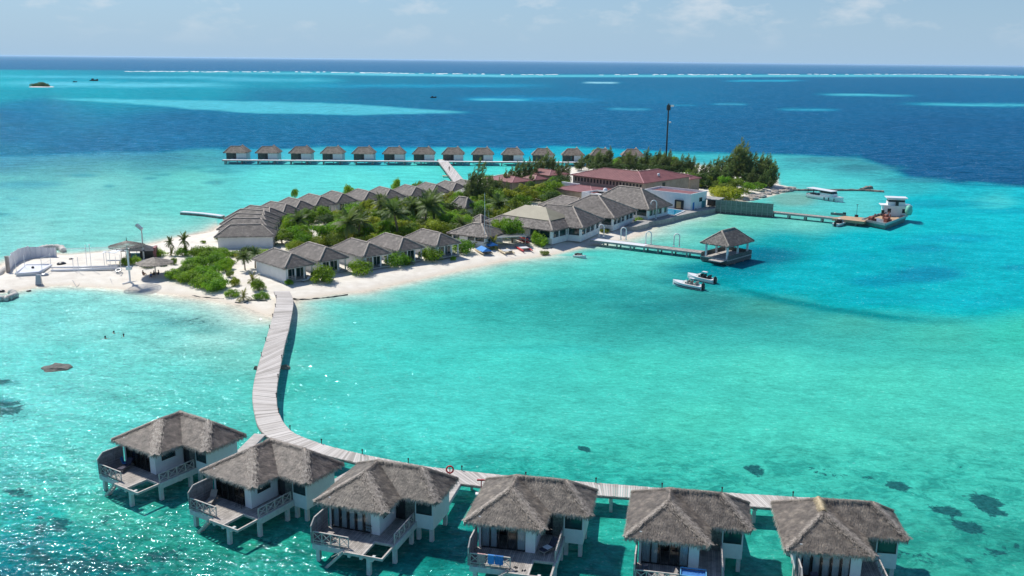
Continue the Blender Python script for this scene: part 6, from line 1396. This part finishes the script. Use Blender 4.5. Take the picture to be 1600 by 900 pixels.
for px,py,l in [(527,424,'white beach lounger pair left of the bush by the middle villa'),(590,417,'white beach lounger under the post of the middle villa'),(652,405,'white beach lounger between bush and fourth villa'),(702,397,'white beach lounger before the veranda of the fifth villa'),(478,437,'grey beach lounger beside the first veranda')]:
    p=gat(px,py); t=thing('beach_lounger',l,'sun lounger',p,rad(-35),'beach loungers'); m=MB(); m.box(-.3,.3,-.9,.35,.25,.36); m.add([(-.3,.35,.36),(.3,.35,.36),(.3,.85,.8),(-.3,.85,.8),(-.3,.35,.26),(.3,.35,.26),(.3,.9,.72),(-.3,.9,.72)],[(0,1,2,3),(4,7,6,5),(0,3,7,4),(1,5,6,2),(3,2,6,7)]); m.build('cushion',M_wht,t)
    for x in (-.25,.25):
        for y in (-.8,.3): m=MB(); m.box(x-.03,x+.03,y-.03,y+.03,0,.25); m.build('leg',M_dark,t)
# tall lamp mast behind the casuarinas
p=at(1040,262,1.2); t=thing('lamp_mast','very tall dark mast with lamps rising over the casuarinas','mast',(p.x,p.y,1.)); H_=25.3; m=MB(); m.tube([(0,0,-.5),(0,0,H_)],[.38,.26],8); m.build('pole',M_dark,t)
m=MB(); m.box(-.7,.7,-.5,.5,H_-2.6,H_-.6); m.build('antenna_cage',M_dark,t); m=MB(); m.box(.7,2.,-.5,.3,H_-1.2,H_-.6); m.build('floodlight',M_wht,t); m=MB(); m.lathe([(0,.3),(.38,.2),(.4,-.2),(0,-.35)],10,(.9,0,H_-7.2)); m.build('dish',M_wht,t,smooth=True)
# ------------------------------------------------------------------ sand court with white walls and net
M_pvc=mat('white_tarpaulin',(.70,.71,.75),(.80,.81,.83),.6,.6,.3,2)
cw=[at(13,421,1.),at(20,411,1.),at(31,404,1.),at(46,400,1.),at(70,399,1.),at(88,398.5,1.)]
for k,(a,b_) in enumerate(zip(cw,cw[1:])):
    c=(a+b_)/2; c.z=0.5; t=thing('wall_panel',['first tall white tarpaulin panel of the court wall, at the left edge by the wooden post','second tall white panel of the curved court wall','third white panel, at the bend of the court wall','fourth white panel of the court wall, behind the white stage','last white panel, at the right end of the court wall'][k],'wall panel',c,math.atan2((b_-a).y,(b_-a).x),'white panels of the sand court wall')
    ln=(b_-a).length; h_=[2.5,2.6,2.6,2.4,2.1][k]; m=MB(); nn=8
    vs=[];
    for i in range(nn+1): x=-ln/2+ln*i/nn; y=.10*math.sin(i*1.9+k); vs+= [(x,y,-.3),(x,y-.05,h_*.5),(x,y,h_)]
    o=m.add(vs,[(3*i+j,3*i+3+j,3*i+4+j,3*i+1+j) for i in range(nn) for j in range(2)]).raw('sheet',M_pvc,t); sm=o.modifiers.new('thickness','SOLIDIFY'); sm.thickness=.06
    for x in (-ln/2,ln/2): m=MB(); m.tube([(x,.18,-.3),(x,.18,h_+.05)],.07,6); m.build('post',M_metal,t)
p=at(13,425,.6); t=thing('wooden_post','thick brown wooden post at the left end of the court wall','post',p); m=MB(); m.box(-.28,.28,-.25,.25,-.6,3.1); m.build('post',M_wood,t); m=MB(); m.box(-.33,.33,-.3,.3,3.1,3.2); m.build('cap',M_wood,t)
# inflatable stage
c=at(52,421,1.); t=thing('inflatable_stage','low white inflatable stage in front of the court wall','stage',(c.x,c.y,ground_z(c.x,c.y))); S=[at(25,428,1.2),at(61,426,1.2),at(80,414,1.2),at(40,414,1.2)]
m=MB(); m.prism([(q.x-c.x,q.y-c.y) for q in S],-.1,.45); m.build('mat',M_wht,t)
for q,r_ in zip(S,S[1:]+S[:1]): m=MB(); m.tube([Vector((q.x-c.x,q.y-c.y,.42)),Vector((r_.x-c.x,r_.y-c.y,.42))],.26,8); m.build('rim',M_pvc,t,smooth=True)
a=at(80,423.5,.9); b_=at(187,421.5,.9); t=thing('inflatable_runway','long narrow white inflatable edge running from the stage to the right','runway',(0,0,0)); g=.7
m=MB(); m.tube([Vector((a.x,a.y,.95)),Vector((b_.x,b_.y,1.15))],.28,8); m.build('near_tube',M_wht,t,smooth=True); a2=at(80,419,.9); b2=at(184,418.6,.9); m=MB(); m.tube([Vector((a2.x,a2.y,1.0)),Vector((b2.x,b2.y,1.2))],.24,8); m.build('far_tube',M_wht,t,smooth=True)
m=MB(); torus(m,at(185,422.5,1.25),.5,.14,(0,-.5,1)); m.build('end_ring',M_metal,t,smooth=True)
def polelist(L,label,name='net_pole',r_=.05,grp='thin white poles of the sand court'):
    for px,py,h_,l in L:
        p=gat(px,py); t=thing(name,l,'pole',p,0,grp); m=MB(); m.tube([(0,0,-.1),(0,0,h_)],r_,6); m.build('shaft',M_wht,t); m=MB(); m.lathe([(0,.06),(r_*1.8,.03),(r_*1.8,-.05)],6,(0,0,h_)); m.build('tip',M_wht,t)
polelist([(26,428,3.,'white pole at the front left corner of the inflatable stage'),(39,419,3.,'white pole at the rear left of the inflatable stage'),(66,424,2.9,'white pole at the front of the stage frame'),(80,418,3.0,'white pole at the back right of the stage'),(115,421,2.6,'thin net pole right of the stage'),(123,423,3.0,'leaning thin pole third from the stage'),(136,415,4.4,'thin tall pole in the middle of the court'),(143,420,5.2,'tallest thin pole in the middle of the court'),(173,421,4.2,'thin net pole left of the tall parasol'),(182,424,3.3,'white pole with a mesh basket left of the tall parasol'),(189,418,2.8,'short white pole beside the parasol ladder')],'')
def netthing(A_,B_,z0,z1,label):
    t=thing('court_net',label,'net',(0,0,0)); m=MB(); a=gat(*A_);b_=gat(*B_)
    for z in (z0,z1): m.tube([a+Vector((0,0,z)),b_+Vector((0,0,z))],.03,4)
    n=int((b_-a).length/.5)
    for k in range(n+1): q=a+(b_-a)*k/n; m.tube([q+Vector((0,0,z0)),q+Vector((0,0,z1))],.008,3)
    m.build('mesh',M_wht,t)
netthing((100,404),(173,402),2.2,2.35,'thin white rope stretched along the back of the sand court')
netthing((66,424),(80,418),1.7,2.9,'white frame panel standing on the inflatable stage')
for A_,B_,C2,l in [((113,432),(119,440),(127,433),'left triangular rope marking lying on the sand'),((172,431),(177,440),(192,424),'right triangular rope marking lying on the sand')]:
    t=thing('court_rope',l,'rope',(0,0,0)); m=MB(); m.tube([gat(*A_)+Vector((0,0,.04)),gat(*B_)+Vector((0,0,.04)),gat(*C2)+Vector((0,0,.04))],.05,5); m.build('rope',M_metal,t)
p=gat(60,437); t=thing('white_loudspeaker','pale slanted box standing on sand in front of the stage','box',p,.2); m=MB(); m.add([(-.55,-.35,0),(.55,-.35,0),(.55,.45,0),(-.55,.45,0),(-.4,.0,1.9),(.4,.0,1.9),(.4,.4,1.9),(-.4,.4,1.9)],[(3,2,1,0),(4,5,6,7),(0,1,5,4),(1,2,6,5),(2,3,7,6),(3,0,4,7)]); m.build('body',M_metal,t); m=MB(); m.box(-.5,.5,-.4,.5,-.05,.12); m.build('base',M_dark,t)
for k,(px,py,l) in enumerate([(69,427,'grey cushion bag at the front right of the stage'),(96,411.5,'dark bag at the right end of the court wall'),(44,446,'small dark stone alone on the sand near the water'),(111,403,'small dark object behind the court near the water'),(2,447,'small dark object on the sand at the left edge')]):
    p=gat(px,py); r_=[.8,.9,.45,.45,.5][k]; m=MB(); m.lathe([(0,.55*r_),(.6*r_,.5*r_),(r_,.25*r_),(.95*r_,0)],12); o=m.build('sand_bag',M_metal if k==0 else M_dark,None,smooth=True); o.location=p; tag(o,l,'bag')
p=gat(51.5,420); t=thing('beach_ball','small dark ball resting on the white stage','ball',p+Vector((0,0,.6))); m=MB(); m.lathe([(0,.28),(.2,.2),(.28,0),(.2,-.2),(0,-.28)],10); m.build('shell',M_dark,t,smooth=True)
# parasols
def parasol(px,py,h_,R_,rise,label,base=False):
    p=gat(px,py); t=thing('thatched_parasol',label,'parasol',p); m=MB(); m.tube([(0,0,-.2),(0,0,h_)],.17 if base else .10,9); m.build('pole',M_wht if base else M_wood,t)
    rr=random.Random(int(px)); m=MB(); n=22; pr=[(.02,h_+rise),(R_*.3,h_+rise*.72),(R_*.65,h_+rise*.36),(R_,h_-.02),(R_*.97,h_-.12),(R_*.3,h_+rise*.5),(.02,h_+rise*.8)]; (m.lathe(pr,n) if not base else [m.bar((math.cos(2*PI*q/60)*.15,math.sin(2*PI*q/60)*.15,h_+rise),(math.cos(2*PI*q/60)*R_,math.sin(2*PI*q/60)*R_,h_),.07,.05) for q in range(60)]+[torus(m,(0,0,h_+rise*(1-f)),R_*f,.04,(0,0,1),32,5) for f in (.3,.55,.8,1.)]); c=m.build('canopy',M_thatch,t); s=MB()
    pts=[Vector((math.cos(2*PI*k/n)*R_,math.sin(2*PI*k/n)*R_,h_)) for k in range(n)]; top=Vector((0,0,h_+rise))
    for k in range(n):
        blades(s,[pts[k],pts[(k+1)%n],top],40 if not base else 6,rr,.4,.045,.06); out_=((pts[k]+pts[(k+1)%n])/2); out_.z=0; fringe(s,pts[k],pts[(k+1)%n],20,rr,out_.normalized(),L=.22,W=.05)
    s.raw('straw',M_straw,c); m=MB(); m.tube([(0,0,h_+rise-.1),(0,0,h_+rise+.75)],[.08,.02],6); m.build('finial',M_dark,t)
    for k in range(8): a=2*PI*k/8; m=MB(); m.bar((0,0,h_-.25),(math.cos(a)*R_*.85,math.sin(a)*R_*.85,h_-.06),.06); m.build('rib',M_wood,t)
    if base:
        for k in range(4): a=PI/4+k*PI/2; m=MB(); m.bar((0,0,.25),(math.cos(a)*1.5,math.sin(a)*1.5,.1),.16); m.build('foot',M_wht,t)
        m=MB(); m.box(-.45,.45,-.4,.4,2.6,3.2); m.build('collar_box',M_wht,t)
    return t
parasol(203,436,7.2,3.25,.95,'tall thatched parasol on a thick white pole above the sand court',True)
parasol(243,428,2.55,3.4,1.1,'low wide thatched parasol shading people on the sand')
# white bar counter and shelter behind the tall parasol
p=gat(183,412); t=thing('white_awning','crumpled white awning left of the tall parasol pole','awning',p,.2); m=MB(); n=6; vs=[(-2.4+4.8*i/n,-1.2+2.4*j/3,2.5+.25*math.sin(i*1.7+j)+.25*i/n*2) for i in range(n+1) for j in range(4)]; o=m.add(vs,[(i*4+j,(i+1)*4+j,(i+1)*4+j+1,i*4+j+1) for i in range(n) for j in range(3)]).raw('canopy',M_wht,t); o.modifiers.new('thickness','SOLIDIFY').thickness=.05
for x in (-2.2,2.2):
    for y in (-1.,1.): m=MB(); m.tube([(x,y,-.1),(x,y,2.6)],.05,6); m.build('post',M_wht,t)
m=MB(); m.box(-2,2,-.3,.3,.75,.85); m.build('shelf',M_metal,t)
p=gat(218,404); t=thing('dark_tent','dark grey open tent behind the parasols','tent',p,rad(8)); m=MB(); E_=[(-3.2,-1.8,2.0),(3.2,-1.8,2.0),(3.2,1.8,2.0),(-3.2,1.8,2.0)]
m.add(E_+[(0.6,0,3.3)],[(0,1,4),(1,2,4),(2,3,4),(3,0,4)]); o=m.raw('roof',mat('charcoal_canvas',(.05,.055,.06),(.10,.105,.115),1,.8),t); o.modifiers.new('thickness','SOLIDIFY').thickness=.05
for x in (-3.1,0,3.1):
    for y in (-1.7,1.7): m=MB(); m.tube([(x,y,-.1),(x,y,2.)],.05,6); m.build('post',M_dark,t)
m=MB(); m.box(-2.8,2.8,.9,1.5,0,1.); m.build('counter',MATS['teal_shutter'],t)
p=gat(233,402); t=thing('storage_shed','small dark shed with a reddish side next to the tent','shed',p,rad(12)); m=MB(); m.box(-1.5,1.1,-1.3,1.3,-.2,2.0); m.build('wall',M_dark,t); m=MB(); m.box(1.1,1.6,-1.4,1.4,-.2,2.3); m.build('side_panel',mat('brick_red_panel',(.28,.10,.10),(.36,.15,.14),1,.7),t); m=MB(); m.slab([(-1.6,-1.4,2.1),(1.1,-1.4,2.2),(1.1,1.4,2.2),(-1.6,1.4,2.1)],.1); m.build('roof',M_grey,t)
p=gat(225,406); t=thing('light_pole','tall white pole with a tilted lamp behind the tall parasol','light pole',p); m=MB(); m.tube([(0,0,-.2),(0,0,6.6)],[.17,.14],8); m.build('pole',M_post,t); m=MB(); M=Matrix.Translation((-.3,-.3,7.))@Matrix.Rotation(.7,4,'Y'); m.box(-.75,.75,-.4,.4,-.22,.22,M); m.build('lamp_head',M_metal,t); m=MB(); m.box(-.72,.72,-.37,.37,-.27,-.225,M); m.build('lens',M_dark,t)
# ------------------------------------------------------------------ people (continuous skinned bodies)
def person(p,rz,joints,label,clothes=None,hair=True,group=None,scale=1.):
    """joints: dict name->(x,y,z); pelvis is the root"""
    names=['pelvis','chest','neck','head','headtop','shl','ell','hal','shr','elr','har','hpl','knl','fol','tol','hpr','knr','for','tor']
    rad_=dict(pelvis=.14,chest=.15,neck=.06,head=.10,headtop=.085,shl=.07,ell=.05,hal=.04,shr=.07,elr=.05,har=.04,hpl=.10,knl=.07,fol=.05,tol=.035,hpr=.10,knr=.07,tor=.035)
    rad_['for']=.05
    use=[n for n in names if n in joints]; idx={n:i for i,n in enumerate(use)}
    ed=[('pelvis','chest'),('chest','neck'),('neck','head'),('head','headtop'),('chest','shl'),('shl','ell'),('ell','hal'),('chest','shr'),('shr','elr'),('elr','har'),('pelvis','hpl'),('hpl','knl'),('knl','fol'),('fol','tol'),('pelvis','hpr'),('hpr','knr'),('knr','for'),('for','tor')]
    me=bpy.data.meshes.new('person'); me.from_pydata([joints[n] for n in use],[(idx[a],idx[b_]) for a,b_ in ed if a in idx and b_ in idx],[]); me.materials.append(M_skin)
    o=bpy.data.objects.new('person',me); COL.objects.link(o); o.location=p; o.rotation_euler=(0,0,rz); o.scale=(scale,)*3
    sk=o.modifiers.new('skin','SKIN'); 
    if not me.skin_vertices: me.skin_vertices.__class__
    lay=me.skin_vertices[0] if me.skin_vertices else None
    if lay is None:
        bpy.context.view_layer.objects.active=o
        bpy.context.view_layer.update()
    if me.skin_vertices:
        for n in use: me.skin_vertices[0].data[idx[n]].radius=(rad_[n],rad_[n]); 
        me.skin_vertices[0].data[0].use_root=True
    ss=o.modifiers.new('smooth','SUBSURF'); ss.levels=1; ss.render_levels=2
    tag(o,label,'person',group)
    h=joints['head']; 
    if hair: m=MB(); m.lathe([(0,.20),(.07,.185),(.115,.11),(.12,.03),(.10,-.02)],10,(h[0],h[1]+.015,h[2]-.03)); m.build('hair',M_black,o,smooth=True)
    if clothes:
        a=Vector(joints['pelvis']);b_=Vector(joints['chest']); m=MB(); m.tube([a-(b_-a)*.15,a,(a+b_)/2,b_,b_+(b_-a)*.2],[.165,.175,.17,.18,.10],10); m.build('clothing',clothes,o,smooth=True)
    return o
swim=dict(pelvis=(0,.1,-.75),chest=(0,0,-.25),neck=(0,0,0.0),head=(0,0,.14),headtop=(0,0,.26),shl=(-.2,0,-.12),ell=(-.42,-.1,-.18),hal=(-.5,-.32,-.05),shr=(.2,0,-.12),elr=(.42,-.1,-.2),har=(.5,-.3,-.05),hpl=(-.1,.1,-.85),knl=(-.12,-.1,-1.2),hpr=(.1,.1,-.85),knr=(.12,-.1,-1.2))
for px,py,l,rz in [(164.5,528,'swimmer in the left bay, leftmost of the three heads',.4),(178,520,'swimmer in the left bay, farthest from the camera',2.8),(193,524.5,'swimmer in the left bay, rightmost of the three heads',-1.2)]:
    person(at(px,py,.12),rz,swim,l,M_cloth,group='swimmers in the left bay',scale=1.15)
sit=dict(pelvis=(0,0,.14),chest=(0,.12,.52),neck=(0,.12,.68),head=(0,.08,.83),headtop=(0,.08,.95),shl=(-.19,.12,.6),ell=(-.28,-.02,.36),hal=(-.2,-.25,.38),shr=(.19,.12,.6),elr=(.28,-.02,.36),har=(.2,-.25,.38),hpl=(-.12,-.02,.13),knl=(-.16,-.4,.46),fol=(-.16,-.62,.06),tol=(-.16,-.78,.04),hpr=(.12,-.02,.13),knr=(.16,-.4,.46),tor=(.16,-.78,.04)); sit['for']=(.16,-.62,.06)
stand=dict(pelvis=(0,0,.92),chest=(0,0,1.3),neck=(0,0,1.48),head=(0,-.02,1.62),headtop=(0,-.02,1.74),shl=(-.19,0,1.4),ell=(-.27,0,1.1),hal=(-.25,-.15,.86),shr=(.19,0,1.4),elr=(.27,0,1.1),har=(.25,-.12,.86),hpl=(-.1,0,.88),knl=(-.11,-.03,.48),fol=(-.11,0,.07),tol=(-.11,-.16,.03),hpr=(.1,0,.88),knr=(.11,.03,.48),tor=(.11,-.14,.03)); stand['for']=(.11,.04,.07)
for px,py,l,rz,c_ in [(224,427,'person sitting alone at the left under the low parasol, dark clothes',1.2,M_cloth),(236,430,'person sitting on the ground in the middle under the low parasol',.2,M_blue),(240,428,'person in dark clothes sitting beside the low parasol pole',-.6,M_cloth),(247,427,'person in dark shorts sitting right of the low parasol pole',-1.6,M_cloth)]:
    person(gat(px,py),rz,sit,l,c_,group='people under the low parasol')
person(gat(203,405)+Vector((0,0,0)),.3,stand,'person in dark clothes standing by the tall parasol pole and tent',M_cloth)
person(at(702,267,1.75),.2,stand,'tiny person in pink walking on the link walkway',MATS['pink_cloth'])

# ------------------------------------------------------------------ give look-alikes their place in the row
bpy.context.view_layer.update()
ORD=['first','second','third','fourth','fifth','sixth','seventh','eighth','ninth','tenth','eleventh','twelfth','thirteenth','fourteenth','fifteenth','sixteenth','seventeenth','eighteenth','nineteenth','twentieth']
def ordn(i): return ORD[i] if i<20 else ('twenty '+ORD[i-20] if i<29 else ('thirtieth' if i==29 else ('thirty '+ORD[i-30] if i<39 else ('fortieth' if i==39 else 'forty '+ORD[i-40]))))
by={}
for o in SC.objects:
    if o.parent is None and 'label' in o: by.setdefault(o['label'],[]).append(o)
for lb,os_ in by.items():
    if len(os_)<2: continue
    os_.sort(key=lambda o:proj_np(o.location.x,o.location.y,o.location.z)[0])
    for i,o in enumerate(os_):
        o['label']=lb+', '+ordn(i)+' from the left'
        if 'group' not in o: o['group']=lb
